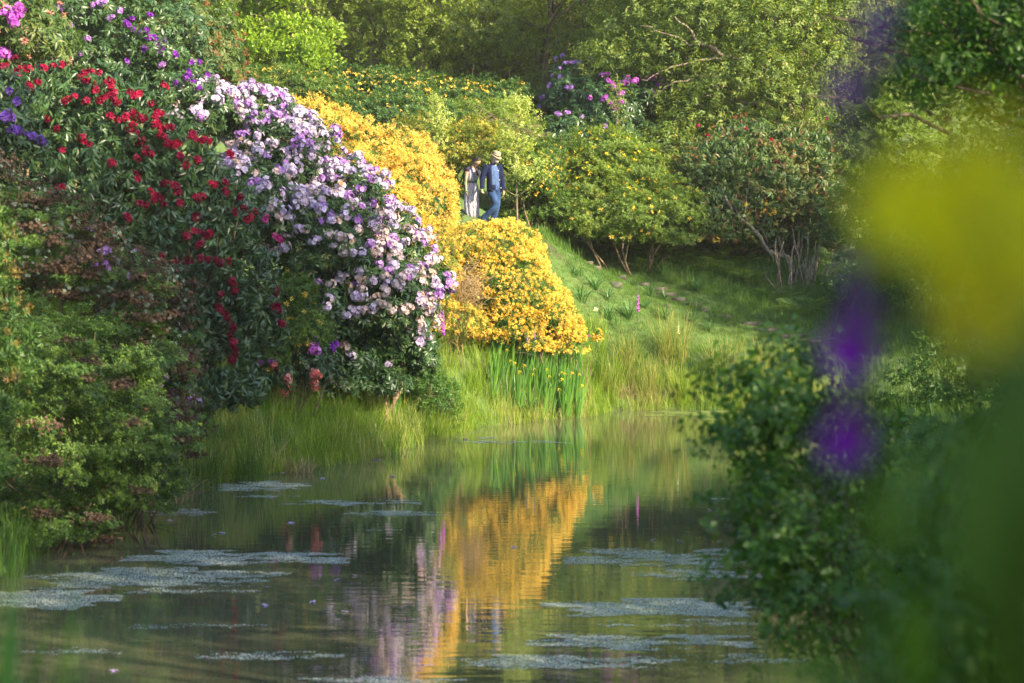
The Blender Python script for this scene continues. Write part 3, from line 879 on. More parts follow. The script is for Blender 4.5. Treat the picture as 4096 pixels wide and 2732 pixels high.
t, Lb, base = bush('deciduous_azalea', 'rounded bright yellow azalea on the shore below the couple', 'azalea bush',
     [(1980, 1010, 67.2, 170, 125, 1.3), (2040, 1170, 66.6, 180, 180, 1.4), (2170, 1250, 66.6, 120, 120, 1.1), (2250, 1310, 66.8, 80, 70, .7), (1990, 1340, 65.8, 90, 50, .5), (2130, 1375, 65.9, 80, 40, .5), (2230, 1390, 66.4, 60, 30, .4), (2240, 1300, 66.8, 80, 80, .7), (2290, 1340, 66.9, 50, 35, .5), (2040, 1040, 67.4, 140, 120, 1.1), (2040, 1290, 66, 150, 90, .8)],
     [('foliage', 'azalea', 'azalea', 4200, (.72, 1.03), .7, .95, None)], 26, .03, 4, inner=1000)
pts = surf_pts(Lb, 3600, .95, 1.13, lambda p, n: np.sin(p[:, 0] * 5.1 + np.sin(p[:, 2] * 4.3)) * np.sin(p[:, 2] * 6.7 + p[:, 1]) + RNG.normal(0, .3, len(p)) < .55)
truss_parts(t, Lb, base, pts[:290], 'azalea', 'yellow', .75, 'blossom')
G = Geo(); q = pts[290:]
place(G, TR['azalea'], q[:, :3], near(q[:, 3:], .2), RNG.uniform(.5, .85, len(q)), None, .6)
G.build('blossoms', M['yellow'], t, origin=base, kind='stuff')
t, Lb, base = bush('deciduous_azalea', 'loose yellow sprigs at the tip of the rounded azalea by the rushes', 'azalea bush',
     [(2310, 1390, 66.8, 45, 30, .3), (2390, 1345, 67, 15, 25, .2)],
     [('foliage', 'azalea', 'azalea', 60, (.5, 1.05), .6, .9, None), ('blossom', 'azalea', 'yellow', 30, (.9, 1.1), .3, 1.1, None)], 4, .012, 1)

# the slope behind the couple
def yb(label, L, nf, ny, leafm='azalea_deep', flower='yellow', s=1.0, f=1.0, name='deciduous_azalea', tk='azalea', lk='azalea_far', fpart='blossom'):
    parts = [('foliage', lk, leafm, nf, (.68, 1.1), .8, s, None)]
    if ny:
        parts.append((fpart, tk, flower, int(ny * .95), (.97, 1.07), .3, f * .62, None))
    return bush(name, label, 'azalea bush' if 'azalea' in name else name.replace('_', ' '), L, parts, 10, .03, 2, inner=int(nf * .2), clump=(14, .13, .6))


yb('yellow topped azalea below the bright lime tree', [(1120, 330, 80, 140, 60, 1.2), (1230, 380, 79, 150, 90, 1.3)], 2400, 260, 'azalea', 'yellow', 1, 1.3)
yb('broad azalea with yellow sprays behind the golden wall', [(1380, 370, 82, 170, 90, 1.5), (1560, 390, 82, 150, 90, 1.4), (1470, 330, 83, 150, 50, 1.2)], 3600, 420, 'azalea_deep', 'yellow', 1, 1.3)
yb('green azalea dotted orange above the golden wall', [(1500, 470, 79, 220, 90, 1.5), (1700, 480, 79.5, 170, 80, 1.4)], 3600, 150, 'azalea_deep', 'amber', 1, 1.1)
yb('yellow azalea on the slope under the dark trees', [(1700, 370, 84, 150, 75, 1.3), (1850, 400, 84, 130, 70, 1.2)], 2400, 260, 'azalea_deep', 'yellow', 1, 1.4)
yb('scattered yellow azalea behind the taller birch sapling', [(2000, 400, 85, 170, 80, 1.4), (2150, 470, 85, 120, 80, 1.2)], 2400, 90, 'azalea_deep', 'yellow', 1, 1.4)
yb('light green azalea behind the woman', [(1800, 610, 76.5, 170, 100, 1.4), (1900, 560, 77.5, 130, 80, 1.2), (1700, 560, 77, 140, 80, 1.3)], 3200, 330, 'azalea_mix', 'amber', 1, 1.1)
yb('dark green shrub on the slope behind the man', [(1900, 470, 82, 160, 70, 1.4), (2080, 560, 82, 170, 80, 1.5)], 2600, 0, 'wood_a', name='shrub')
yb('bright yellow and green azalea just right of the man', [(2120, 720, 75.6, 110, 110, 1.0), (2080, 640, 76, 120, 80, .9), (2170, 640, 76.5, 90, 70, .8)], 2600, 170, 'azalea', 'yellow', .85, 1.2)
yb('yellow flowered azalea at the fork of the grass path', [(2400, 620, 78, 150, 110, 1.2), (2330, 720, 77.5, 130, 110, 1.1), (2500, 720, 78, 170, 150, 1.3)], 4200, 170, 'wood_a', 'lemon', 1, 1.5)
yb('spreading green azalea with yellow knots above the steps', [(2350, 870, 76.6, 130, 90, 1.0), (2500, 880, 76.6, 170, 130, 1.3), (2680, 880, 77.2, 140, 150, 1.3)], 4800, 90, 'wood_a', 'yellow', .95, 1.5)
yb('low fresh green shrub at the foot of the slope behind the path', [(2200, 830, 76.5, 110, 60, .8), (2050, 860, 76, 90, 40, .6)], 1500, 0, 'azalea', name='shrub')

t, Lb, base = bush('rhododendron', 'dark rhododendron with bright orchid heads under the oak', 'rhododendron',
     [(2450, 440, 83, 190, 150, 1.7), (2600, 400, 83.5, 150, 110, 1.4), (2300, 400, 84, 130, 130, 1.4), (2280, 560, 82, 130, 120, 1.2), (2450, 560, 82, 190, 120, 1.4), (2300, 300, 85, 110, 60, 1.1)],
     [('foliage', 'rhodo', 'rhodo', 3600, (.72, 1.05), .5, 1.2, None)], 14, .05, 2, inner=700)
truss_parts(t, Lb, base, [(2528, 293), (2508, 312), (2495, 330), (2505, 335), (2520, 330), (2535, 328), (2545, 320), (2450, 335), (2452, 348), (2433, 322), (2580, 317), (2595, 315), (2612, 313), (2640, 305), (2645, 312), (2650, 325), (2480, 375), (2490, 372), (2445, 410), (2483, 407), (2420, 393), (2360, 393), (2460, 430), (2715, 335), (2745, 333), (2630, 345), (2430, 298), (2408, 300), (2610, 365)], 'ball', 'pinkpurple', 1.3)
truss_parts(t, Lb, base, [(2225, 235), (2252, 225), (2260, 255), (2275, 252), (2290, 250), (2300, 250), (2240, 272), (2320, 250), (2357, 248), (2367, 235), (2210, 303), (2240, 310), (2200, 335), (2195, 345), (2270, 352), (2285, 350), (2175, 385), (2165, 392), (2070, 422), (2055, 470), (2060, 450), (2160, 425), (2230, 455), (2265, 450), (2275, 452), (2240, 460), (2080, 425), (2150, 475), (2200, 620), (2290, 600), (2325, 470), (2420, 505), (1985, 575)], 'ball', 'mauve', 1.0)
yb('mauve speckled rhododendron far under the dark trees', [(1750, 200, 94, 190, 90, 2.0), (1850, 260, 93, 130, 60, 1.6)], 1600, 70, 'rhodo', 'mauve', 1.3, 1.2, 'rhododendron', 'ball', 'rhodo', 'flower_trusses')
for c in [o for o in bpy.data.objects if o.name.startswith('flower_trusses')]:
    c['kind'] = 'stuff'

t, Lb, base = bush('rhododendron', 'tall dark rhododendron tipped with red seed heads under the oak by the steps', 'rhododendron',
     [(2880, 700, 79, 190, 160, 1.6), (3080, 760, 79, 200, 200, 1.7), (2850, 880, 78, 170, 150, 1.4), (3200, 640, 79.5, 150, 150, 1.4), (3000, 920, 79, 170, 130, 1.3), (3280, 880, 79, 130, 210, 1.3), (3000, 560, 80, 170, 90, 1.3)],
     [('foliage', 'rhodo_droop', 'rhodo_mix', 3400, (.7, 1.05), .4, 1.15, None), ('seed_head', 'seed', 'seed', 380, (.96, 1.07), .6, 1.05, None)], 40, .05, 4, inner=500)
truss_parts(t, Lb, base, [(2790, 505), (2832, 543), (3085, 560), (3305, 475), (2985, 515), (3105, 650)], 'ball', 'red', .85)
truss_parts(t, Lb, base, [(2985, 815), (3060, 810), (3095, 840), (2990, 850), (3050, 855), (3062, 838), (3110, 892), (2978, 820), (3090, 850), (2870, 960), (3100, 845)], 'azalea', 'yellow', 1.3, 'blossom')
# ---------------------------------------------------------------- trees
def limbs(G, base, top, ends, r0, sub=3, k=9, low=.25):
    tr = wander(base, top, k, .12)
    G.add(*tube(tr, np.linspace(r0, r0 * .25, k), 8), .5)
    for e in ends:
        hz = (e[2] - base[2]) / max(top[2] - base[2], .1)
        f = np.clip(hz * .75 - .05 + RNG.normal(0, .05), low, .95) * (k - 1)
        i = int(f); a = tr[i] + (tr[min(i + 1, k - 1)] - tr[i]) * (f - i)
        rr = r0 * (1 - f / k) * .45 + .01
        p = wander(a, e, 7, .2, .05)
        G.add(*tube(p, np.linspace(rr, rr * .2, 7), 5), .5)
        for j in range(sub):
            q0 = p[RNG.integers(2, 6)]
            q = wander(q0, q0 + (e - a) * .35 + RNG.normal(0, .22, 3) * np.linalg.norm(e - a), 5, .3)
            G.add(*tube(q, np.linspace(rr * .4, rr * .08, 5), 4), .5)
    return tr


def tree_at(name, label, L, foot, top, n, tk, mk, s=1.0, r0=.2, bark='bark', f=(.45, 1.08), cat='tree', sub=3, nl=None, inner=0, up=.5, back=.5, foot3=None):
    """a tree whose leaf masses are given where they stand"""
    Lb = Lobes(L)
    b = foot3 if foot3 is not None else np.array([*foot, gz(*foot)[0] - .15])
    t = thing(name, label, cat, b)
    G = Geo()
    ends = [c + r * norm(RNG.normal(size=3)) * .3 for c, r in zip(Lb.C, Lb.R) for _ in range(nl or 1)]
    limbs(G, b, np.array(top, float), ends, r0, sub)
    G.build('trunk', M[bark], t, origin=b, smooth=True)
    G = Geo()
    pos, nr = Lb.sample(n, f[0], f[1], back, down=-1)
    place(G, TW[tk], pos, near(nr, up, .6), RNG.uniform(.75, 1.25, len(pos)) * s)
    if inner:
        ip, inr = Lb.inner(inner)
        place(G, TW[tk], ip, near(inr, up, .8), RNG.uniform(.75, 1.25, len(ip)) * s)
    G.build('crown', M[mk], t, origin=b)
    return t


def tree_proto(name, label, H, Rx, n, nl, tk, mk, s=1.0, r0=.2, bark='bark', low=.22, flat=.6, lobe=.2, top=1.0):
    """a tree at the origin, its crown made of leaf clumps along its limbs"""
    t = thing(name, label, 'tree', (0, 0, 0))
    C, R = [], []
    for i in range(nl):
        z = low + (top - low) * ((i + .5) / nl)
        w_ = math.sin(math.pi * min(1, max(.08, (z - low) / (top - low) * .85 + .12))) ** .7
        a = i * 2.4 + RNG.normal(0, .4)
        rr = Rx * w_ * RNG.uniform(.35, .95)
        C.append([rr * math.cos(a), rr * math.sin(a), z * H])
        q = H * lobe * RNG.uniform(.6, 1.15) * (.5 + .5 * w_)
        R.append([q, q, q * flat])
    C, R = np.array(C), np.array(R)
    G = Geo()
    limbs(G, np.array([0, 0, -.3]), np.array([RNG.normal(0, .3), RNG.normal(0, .3), H * .93]), C, r0, 3, low=.12)
    G.build('trunk', M[bark], t, smooth=True)
    k = RNG.choice(nl, n, p=R[:, 0] ** 2 / (R[:, 0] ** 2).sum())
    d = norm(RNG.normal(size=(n, 3)))
    lum = 1 + .18 * np.sin(d[:, 0] * 5 + k) * np.sin(d[:, 2] * 4 + k * 2) + .12 * np.sin(d[:, 1] * 9 + k)
    pos = C[k] + R[k] * d * (RNG.uniform(.25, 1.1, n) ** .6 * lum)[:, None]
    G = Geo()
    rb = np.clip(.5 + .3 * np.sin(k * 1.7) + RNG.normal(0, .2, n), 0, 1)
    place(G, TW[tk], pos, near(d, .3, .6), RNG.uniform(.75, 1.25, n) * s, rb, .5)
    G.build('crown', M[mk], t)
    return t


# the bright tree in tiers behind the crest of the left bank
L = []
for i, (px, py, rx) in enumerate([(800, 60, 150), (900, 130, 170), (1010, 60, 130), (860, 210, 150), (1000, 190, 170), (1130, 110, 150), (950, 280, 150), (1100, 250, 160), (1210, 200, 110), (1040, 330, 150), (1180, 310, 110), (760, -40, 200), (950, -60, 220), (1120, -20, 150), (900, -180, 220), (1060, -150, 180),
                                  (1260, 260, 90), (1290, 130, 70), (1000, 370, 120), (870, 340, 90)]):
    L.append((px, py, 84 + (i % 4) * .9 - 1.5, rx, 17 + (i % 3) * 5, 1.1))
tree_at('tree', 'bright lime green tree in drooping tiers behind the left bank', L, (-8.3, 85), P(960, -350, 85), 3800, 'lime', 'lime', .95, .16, 'bark', (.2, 1.05), up=.9, sub=4)

# the oak over the right slope
L = [(2560, 120, 84, 210, 130, 2.0), (2800, 60, 83, 240, 140, 2.2), (3050, 90, 82, 230, 140, 2.2), (2480, 240, 83, 160, 70, 1.4), (2700, 220, 82.5, 200, 90, 1.6), (2850, 330, 82, 190, 120, 1.8), (3050, 290, 81.5, 190, 120, 1.8), (2750, 460, 82, 150, 110, 1.5), (2900, 520, 82, 170, 90, 1.4),
     (3150, 430, 81.5, 170, 120, 1.5), (3280, 250, 82, 170, 150, 1.7), (3350, 60, 83, 200, 160, 2), (2650, -160, 84, 300, 170, 2.4), (3000, -200, 83, 300, 190, 2.6), (3300, -180, 83, 250, 180, 2.2), (2850, -450, 84, 350, 200, 3), (3200, -500, 84, 300, 200, 3), (2680, 600, 81, 130, 90, 1.1), (2760, 720, 80.5, 110, 90, 1.0)]
OAK = tree_at('oak_tree', 'wide light green oak spreading over the right slope', L, (8.4, 81), P(3150, -420, 83), 11500, 'broad', 'oak', 1.15, .2, 'bark', (.4, 1.08), sub=2, nl=1, inner=1500)
G = Geo()
for pts, r in [([(3235, 1120), (3225, 900), (3240, 700), (3215, 560), (3160, 420), (3060, 300)], .15), ([(3225, 620), (3100, 660), (3000, 665), (2900, 650)], .09), ([(3000, 240), (2890, 225), (2800, 160), (2700, 60)], .10), ([(3100, 420), (2960, 410), (2830, 380), (2760, 400)], .06),
               ([(2900, 230), (2760, 240), (2640, 290), (2560, 330)], .05), ([(2860, 200), (2700, 150), (2560, 100)], .05), ([(2800, 300), (2690, 330), (2600, 400)], .04)]:
    p = np.array([P(a, b, 81.3) for a, b in pts])
    t_ = np.linspace(0, len(p) - 1, 14)
    q = np.stack([np.interp(t_, range(len(p)), p[:, k]) for k in range(3)], 1) + RNG.normal(0, .04, (14, 3))
    G.add(*tube(q, np.linspace(r * .8, r * .25, 14), 7), .5)
G.build('limb', M['palebark'], OAK, origin=np.array(OAK.location), smooth=True)

# crooked stem and suckers below the red tipped rhododendron
ST = thing('dead_branch', 'crooked bare stem leaning down to the right below the red tipped rhododendron', 'branch', P(3155, 1060, 77))
p = np.array([P(a, b, 77.2) for a, b in [(2900, 780), (2925, 850), (3000, 900), (3040, 950), (3065, 1000), (3110, 1020), (3150, 1030), (3180, 1110)]])
t_ = np.linspace(0, 7, 20); q = np.stack([np.interp(t_, range(8), p[:, k]) for k in range(3)], 1) + RNG.normal(0, .015, (20, 3))
Geo().add(*tube(q, np.linspace(.035, .085, 20), 7), .5).build('stem', M['palebark'], ST, origin=np.array(ST.location), smooth=True)
G = Geo()
for j in range(9):
    a = q[RNG.integers(2, 16)]
    G.add(*tube(wander(a, a + RNG.normal(0, .4, 3) + [0, -.2, .4], 6, .3), np.linspace(.02, .004, 6), 4), .5)
G.build('twigs', M['palebark'], ST, origin=np.array(ST.location))
SU = thing('coppice', 'clump of pale upright suckers at the foot of the oak', 'shrub', P(3210, 1180, 77))
for j in range(34):
    a = P(3210 + RNG.normal(0, 55), 1190 + RNG.normal(0, 12), 77 + RNG.normal(0, .4)); a[2] = gz(a[0], a[1])[0] - .05
    e = a + np.array([RNG.normal(0, .22), RNG.normal(0, .15), RNG.uniform(.6, 1.5)])
    Geo().add(*tube(wander(a, e, 6, .12), np.linspace(.028, .012, 6), 5), .5).build('stem', M['palebark'], SU, origin=np.array(SU.location), smooth=True)

# saplings in the sun
def sapling(label, px, py0, py1, Y, wpx, n, mk='birch', tk='birch', s=1.0, r0=.03):
    X = P(px, py0, Y)[0]
    b = np.array([X, Y, gz(X, Y)[0] - .05]); top = P(px, py1, Y)
    t = thing('birch_sapling', label, 'sapling', b)
    G = Geo(); GL = Geo()
    tr = wander(b, top, 10, .05); G.add(*tube(tr, np.linspace(r0, .006, 10), 6), .5)
    P_, D_ = [], []
    for i in range(26):
        f = RNG.uniform(.25, 1); a = tr[int(f * 9)]
        ln = wpx * Y / F * (1.15 - f) * RNG.uniform(.5, 1.2)
        an = RNG.uniform(0, 6.28)
        e = a + np.array([math.cos(an) * ln, math.sin(an) * ln, ln * RNG.uniform(.5, 1.2)])
        q = wander(a, e, 6, .12, -.05)
        G.add(*tube(q, np.linspace(.012, .003, 6), 4), .5)
        for _ in range(n // 26):
            c = q[RNG.integers(1, 6)]
            P_.append(c + RNG.normal(0, .1, 3)); D_.append(e - a + RNG.normal(0, .2, 3))
    G.build('trunk', M['palebark'], t, origin=b, smooth=True)
    place(GL, TW[tk], np.array(P_), norm(np.array(D_)), RNG.uniform(.7, 1.2, len(P_)) * s)
    GL.build('crown', M[mk], t, origin=b)
    return t


sapling('taller sunlit birch sapling right of the man', 2070, 740, 375, 74.6, 140, 760, 'sapling')
sapling('small sunlit birch sapling above the woman', 1745, 560, 385, 75.5, 100, 300, 'sapling', s=.9)
sapling('thin birch sapling leaning beside the oak leaves', 2470, 560, 300, 80.5, 80, 160, 'wood_c')

# the wood behind
T1_ = tree_proto('tree', 'tall yellow green birch with open airy crown above the azalea slope', 13, 2.3, 4200, 24, 'birch', 'wood_c', 2.0, .10, 'palebark', .12, .8, .13)
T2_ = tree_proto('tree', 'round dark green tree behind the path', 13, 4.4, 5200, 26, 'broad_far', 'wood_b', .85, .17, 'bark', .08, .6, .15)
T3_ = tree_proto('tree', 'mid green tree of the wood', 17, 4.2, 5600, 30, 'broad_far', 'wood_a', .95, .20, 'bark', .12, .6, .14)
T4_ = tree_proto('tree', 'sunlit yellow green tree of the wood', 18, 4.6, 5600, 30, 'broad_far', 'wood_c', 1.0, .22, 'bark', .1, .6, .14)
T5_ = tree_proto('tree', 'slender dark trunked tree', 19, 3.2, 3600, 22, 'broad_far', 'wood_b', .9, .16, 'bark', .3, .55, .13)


def X_(px, Y):
    return (px - 2048) / F * Y


USED = set()


def put(T, px, Y, s, label=None, group=None, rz=None, dx=0):
    x = X_(px, Y) + dx
    z = gz(x, Y)[0]
    rz = RNG.uniform(0, 6.28) if rz is None else rz
    if T.name not in USED:
        USED.add(T.name)
        T.location = (x, Y, z); T.rotation_euler = (0, 0, rz); T.scale = (s, s, s)
        if label:
            T['label'] = label
        if group:
            T['group'] = group
        return T
    return copy_thing(T, (x, Y, z), rz, s, label, group)


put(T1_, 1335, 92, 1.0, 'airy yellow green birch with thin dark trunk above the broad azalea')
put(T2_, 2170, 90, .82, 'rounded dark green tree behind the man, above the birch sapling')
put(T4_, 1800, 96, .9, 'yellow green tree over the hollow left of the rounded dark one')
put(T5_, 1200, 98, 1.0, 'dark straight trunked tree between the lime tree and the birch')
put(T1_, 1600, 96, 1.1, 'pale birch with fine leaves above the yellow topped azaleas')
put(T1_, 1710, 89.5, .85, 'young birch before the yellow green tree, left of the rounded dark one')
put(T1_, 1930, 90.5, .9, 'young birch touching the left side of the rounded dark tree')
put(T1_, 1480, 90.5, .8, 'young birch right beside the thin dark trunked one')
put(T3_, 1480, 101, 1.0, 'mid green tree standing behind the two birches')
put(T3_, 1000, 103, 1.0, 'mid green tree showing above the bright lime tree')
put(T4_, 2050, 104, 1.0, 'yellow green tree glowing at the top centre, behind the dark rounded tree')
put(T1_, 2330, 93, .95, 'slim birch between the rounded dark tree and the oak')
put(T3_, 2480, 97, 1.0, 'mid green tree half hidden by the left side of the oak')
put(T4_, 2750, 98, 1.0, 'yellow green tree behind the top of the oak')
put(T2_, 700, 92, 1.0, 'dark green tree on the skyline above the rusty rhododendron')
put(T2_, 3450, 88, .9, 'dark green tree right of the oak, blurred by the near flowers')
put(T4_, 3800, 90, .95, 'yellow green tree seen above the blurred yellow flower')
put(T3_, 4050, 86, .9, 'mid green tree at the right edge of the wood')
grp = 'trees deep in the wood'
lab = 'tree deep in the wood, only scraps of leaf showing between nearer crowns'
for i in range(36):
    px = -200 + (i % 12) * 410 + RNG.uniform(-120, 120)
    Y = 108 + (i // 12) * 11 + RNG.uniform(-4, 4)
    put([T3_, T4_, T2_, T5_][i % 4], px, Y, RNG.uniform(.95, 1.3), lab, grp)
# trees beside the frame: on the right they throw the long evening shade over the near banks
for grp, lab, spots in [('tall trees along the right bank', 'tall tree beyond the right edge of the picture that shades the pond', [(10.9, 34.3, 1.05), (12.7, 39.6, 1.05), (13.8, 46.5, .7), (17, 43, .95), (10.1, 29.2, 1.15), (13, 33, 1.15), (9.0, 24.5, .85), (14.5, 36, 1.1), (13, 29, .9), (8.2, 19, .68), (7.2, 12, .62), (8.5, 5, .7), (6.2, -1, .75), (8.6, -6, 1.15), (6.4, -4.2, 1.0), (12, -3, .95), (4, -7, .85), (13, 10, .9), (16.5, 67.5, .74), (13.8, 71.5, .58), (20, 71, .7)]),
                        ('tall trees up the left slope', 'tall tree beyond the left edge of the picture', [(-15, 36, 1.0), (-14.5, 28, .95), (-12, 14, .85), (-15, 2, 1), (-6.5, -9, 1.0), (-18, 44, 1)])]:
    for (x, y, s) in spots:
        o = put([T3_, T2_][int(abs(x)) % 2], 0, 1, s, lab, grp)
        o.location = (x, y, gz(x, y)[0])

# far wood that closes the view: one mass

def far_wood():
    G = Geo()
    n = 26000
    x = RNG.uniform(-45, 45, n); y = 138 + RNG.uniform(0, 6, n) + .002 * x * x
    z = gz(x, y) + RNG.uniform(0, 1, n) ** .8 * (20 + 4 * np.sin(x * .35) + 2 * np.sin(x * 1.1))
    d = norm(np.stack([RNG.normal(0, .6, n), RNG.normal(-.6, .5, n), RNG.normal(.6, .5, n)], 1))
    rb = np.clip(.5 + .4 * np.sin(x * .5 + np.sin(z * .3) * 2) + RNG.normal(0, .2, n), 0, 1)
    place(G, TW['broad_far'], np.stack([x, y, z], 1), d, RNG.uniform(1.6, 2.6, n), rb, .6)
    o = G.build('far_wood', M['wood_a'], kind='stuff')
    o['label'] = 'far leafy wood closing the view behind the trees'
far_wood()

# ---------------------------------------------------------------- right bank behind the blurred flowers
def rb_bush(label, L, n, mk='azalea_deep', tk='azalea_far', s=1.2):
    return bush('shrub', label, 'shrub', L, [('foliage', tk, mk, n, (.6, 1.06), .6, s, None)], 6, .012, 1, inner=n // 4, clump=(14, .14, .6))


rb_bush('dark shrub beyond the leaning stem, seen through the purple blur', [(3420, 600, 84, 170, 220, 1.5), (3550, 450, 84.5, 150, 200, 1.4), (3650, 650, 84, 170, 200, 1.4)], 2600, 'wood_a')
rb_bush('dark shrub on the right bank seen left of the blurred yellow flower', [(3450, 1150, 74, 150, 160, 1.2), (3600, 1050, 75, 200, 250, 1.5), (3420, 900, 77, 130, 200, 1.3)], 2200, 'azalea_deep')
rb_bush('yellow green shrub on the right bank behind the blurred yellow flower', [(3850, 1000, 70, 250, 350, 1.8), (4050, 700, 72, 250, 350, 1.8)], 2200, 'azalea')
rb_bush('green shrub on the right bank above the pond', [(3850, 1550, 60, 260, 220, 1.5), (4080, 1400, 61, 200, 300, 1.5)], 2200, 'azalea_deep')
rb_bush('shrub overhanging the pond on the right, low behind the blurred stems', [(3750, 2050, 42, 260, 300, 1.2), (4050, 1900, 43, 300, 420, 1.5), (3600, 1800, 48, 150, 200, 1.0)], 3000, 'azalea_deep', 'azalea')
rb_bush('leafy shrub at the bottom right corner of the pond', [(4000, 2500, 30, 300, 350, 1.0), (3750, 2600, 28.5, 200, 200, .6)], 2200, 'azalea_deep', 'azalea')

# ---------------------------------------------------------------- steps, grass and bank plants
STEPS = [(2342, 2364, 1047), (2368, 2403, 1066), (2465, 2506, 1103), (2560, 2600, 1132), (2580, 2677, 1151), (2616, 2715, 1172), (2680, 2746, 1192), (2738, 2810, 1213), (2780, 2838, 1234), (2838, 2935, 1262), (2955, 3042, 1289), (3006, 3144, 1316), (3120, 3230, 1340), (3205, 3290, 1362)]
WORD = ['topmost', 'second', 'third', 'fourth', 'fifth', 'sixth', 'seventh', 'eighth', 'ninth', 'tenth', 'eleventh', 'twelfth', 'thirteenth', 'bottom']
for i, (x0, x1, py) in enumerate(STEPS):
    xc = (x0 + x1) / 2
    # meet the ground along the line of sight
    Y = None
    for yy in np.arange(69, 82, .05):
        q = P(xc, py + 4, yy)
        if q[2] < gz(q[0], q[1])[0] + .06:
            Y = yy; break
    if Y is None:
        Y = 76 - i * .4
    q = P(xc, py, Y); Lw = max((x1 - x0) / F * Y, .3) * .42
    t = thing('garden_step', f'{WORD[i]} step of the grassy path, a weathered timber edge', 'step', q, 'timber steps up the grassy bank')
    G = Geo()
    bm = wander([-Lw, 0, 0], [Lw, 0, 0], 5, .01)
    rr = RNG.uniform(-.05, .05)
    V = []
    for s_, (hx, y0, y1, zt, zb) in enumerate([(-1, -.05, .06, .012, -.16), (1, -.05, .06, .012, -.16)]):
        for yy, zz in [(y0, zb), (y0, zt - .015), (y0 + .015, zt), (y1 - .01, zt), (y1, zt - .01), (y1, zb)]:
            V.append([hx * Lw, yy + rr * hx, zz])
    T = []
    for a in range(6):
        b_ = (a + 1) % 6
        T += [[a, a + 6, b_ + 6], [a, b_ + 6, b_]]
    T += [[0, 1, 2], [0, 2, 3], [0, 3, 4], [0, 4, 5], [6, 8, 7], [6, 9, 8], [6, 10, 9], [6, 11, 10]]
    G.add(V, T).build('timber', M['timber'], t)
    G = Geo()
    k = 12; V = []
    for yy in (.065, .16):
        for a in range(k):
            u = -1 + 2 * a / (k - 1)
            V.append([u * Lw * (.9 if yy > .1 else 1) + .0, yy + .04 * math.sin(a * 1.7), -.012 + .008 * math.sin(a * 2.1)])
    T = [[a, a + 1, a + 1 + k] for a in range(k - 1)] + [[a, a + k + 1, a + k] for a in range(k - 1)]
    G.add(V, T).build('tread', M['stone'], t)
for i, (px, py, s, w_) in enumerate([(2462, 1145, .10, 'pale'), (2668, 1225, .05, 'small'), (3140, 1310, .05, 'dark')]):
    for yy in np.arange(69, 82, .05):
        q = P(px, py, yy)
        if q[2] < gz(q[0], q[1])[0] + .02:
            break
    th = RNG.normal(size=(60, 3)); th = norm(th)
    V, T = [], []
    for a in range(5):
        for b_ in range(8):
            f = math.pi * (a + .5) / 5; d = np.array([math.sin(f) * math.cos(b_ * .785), math.sin(f) * math.sin(b_ * .785), math.cos(f) * .6])
            V.append(d * s * 2 * (1 + .2 * math.sin(a * 2 + b_ * 1.7 + i)))
    for a in range(4):
        for b_ in range(8):
            c0, c1 = a * 8 + b_, a * 8 + (b_ + 1) % 8
            T += [[c0, c0 + 8, c1], [c1, c0 + 8, c1 + 8]]
    T += [[0, j, j + 1] for j in range(1, 7)] + [[32, 32 + j + 1, 32 + j] for j in range(1, 7)]
    o = Geo().add(np.array(V) + q, T).build('stone', M['stone'], smooth=True)
    tag(o, f'{w_} half sunk stone in the mown grass ' + ['left of the steps', 'between the leafy clumps', 'by the lowest steps'][i], 'stone')


def blade(h, w, lean, curve, st=3, twist=0):
    """upright blade from the origin leaning towards +X"""
    V, T = [], []
    for i in range(st):
        t = i / st
        x = lean * h * t + curve * h * t * t; z = h * t * (1 - .25 * curve * t)
        ww = w * (1 - .5 * t * t) / 2
        V += [[x, -ww, z], [x, ww, z]]
    V.append([lean * h + curve * h, 0, h * (1 - .25 * curve - max(0, curve - .6) * .8)])
    for i in range(st - 1):
        a = 2 * i
        T += [[a, a + 1, a + 3], [a, a + 3, a + 2]]
    T.append([2 * st - 2, 2 * st - 1, 2 * st])
    return np.array(V, float), np.array(T)


def tuft(n, h, w, spread, lean=(0, .35), curve=(0, .5), st=3, hv=(.55, 1.1)):
    out = []
    for i in range(n):
        v, t = blade(h * random.uniform(*hv), w * random.uniform(.7, 1.2), random.uniform(*lean), random.uniform(*curve), st)
        v = rotv(v, 'z', random.uniform(0, 6.28))
        a, r = random.uniform(0, 6.28), spread * math.sqrt(random.random())
        v[:, 0] += r * math.cos(a); v[:, 1] += r * math.sin(a)
        out.append((v, t, random.random()))
    return join(out)


TG = {
    'mown': [tuft(9, .07, .007, .09, (0, .6), (0, .4), 1) for _ in range(4)],
    'rough': [tuft(9, .28, .008, .12, (0, .5), (0, .6), 2) for _ in range(4)],
    'tall': [tuft(10, .75, .011, .12, (0, .25), (0, .5), 3) for _ in range(5)],
    'reed': [tuft(7, .75, .022, .12, (0, .18), (0, .35), 4) for _ in range(5)],
    'drytuft': [tuft(10, .5, .008, .12, (.1, .7), (.1, .9), 3) for _ in range(3)],
}


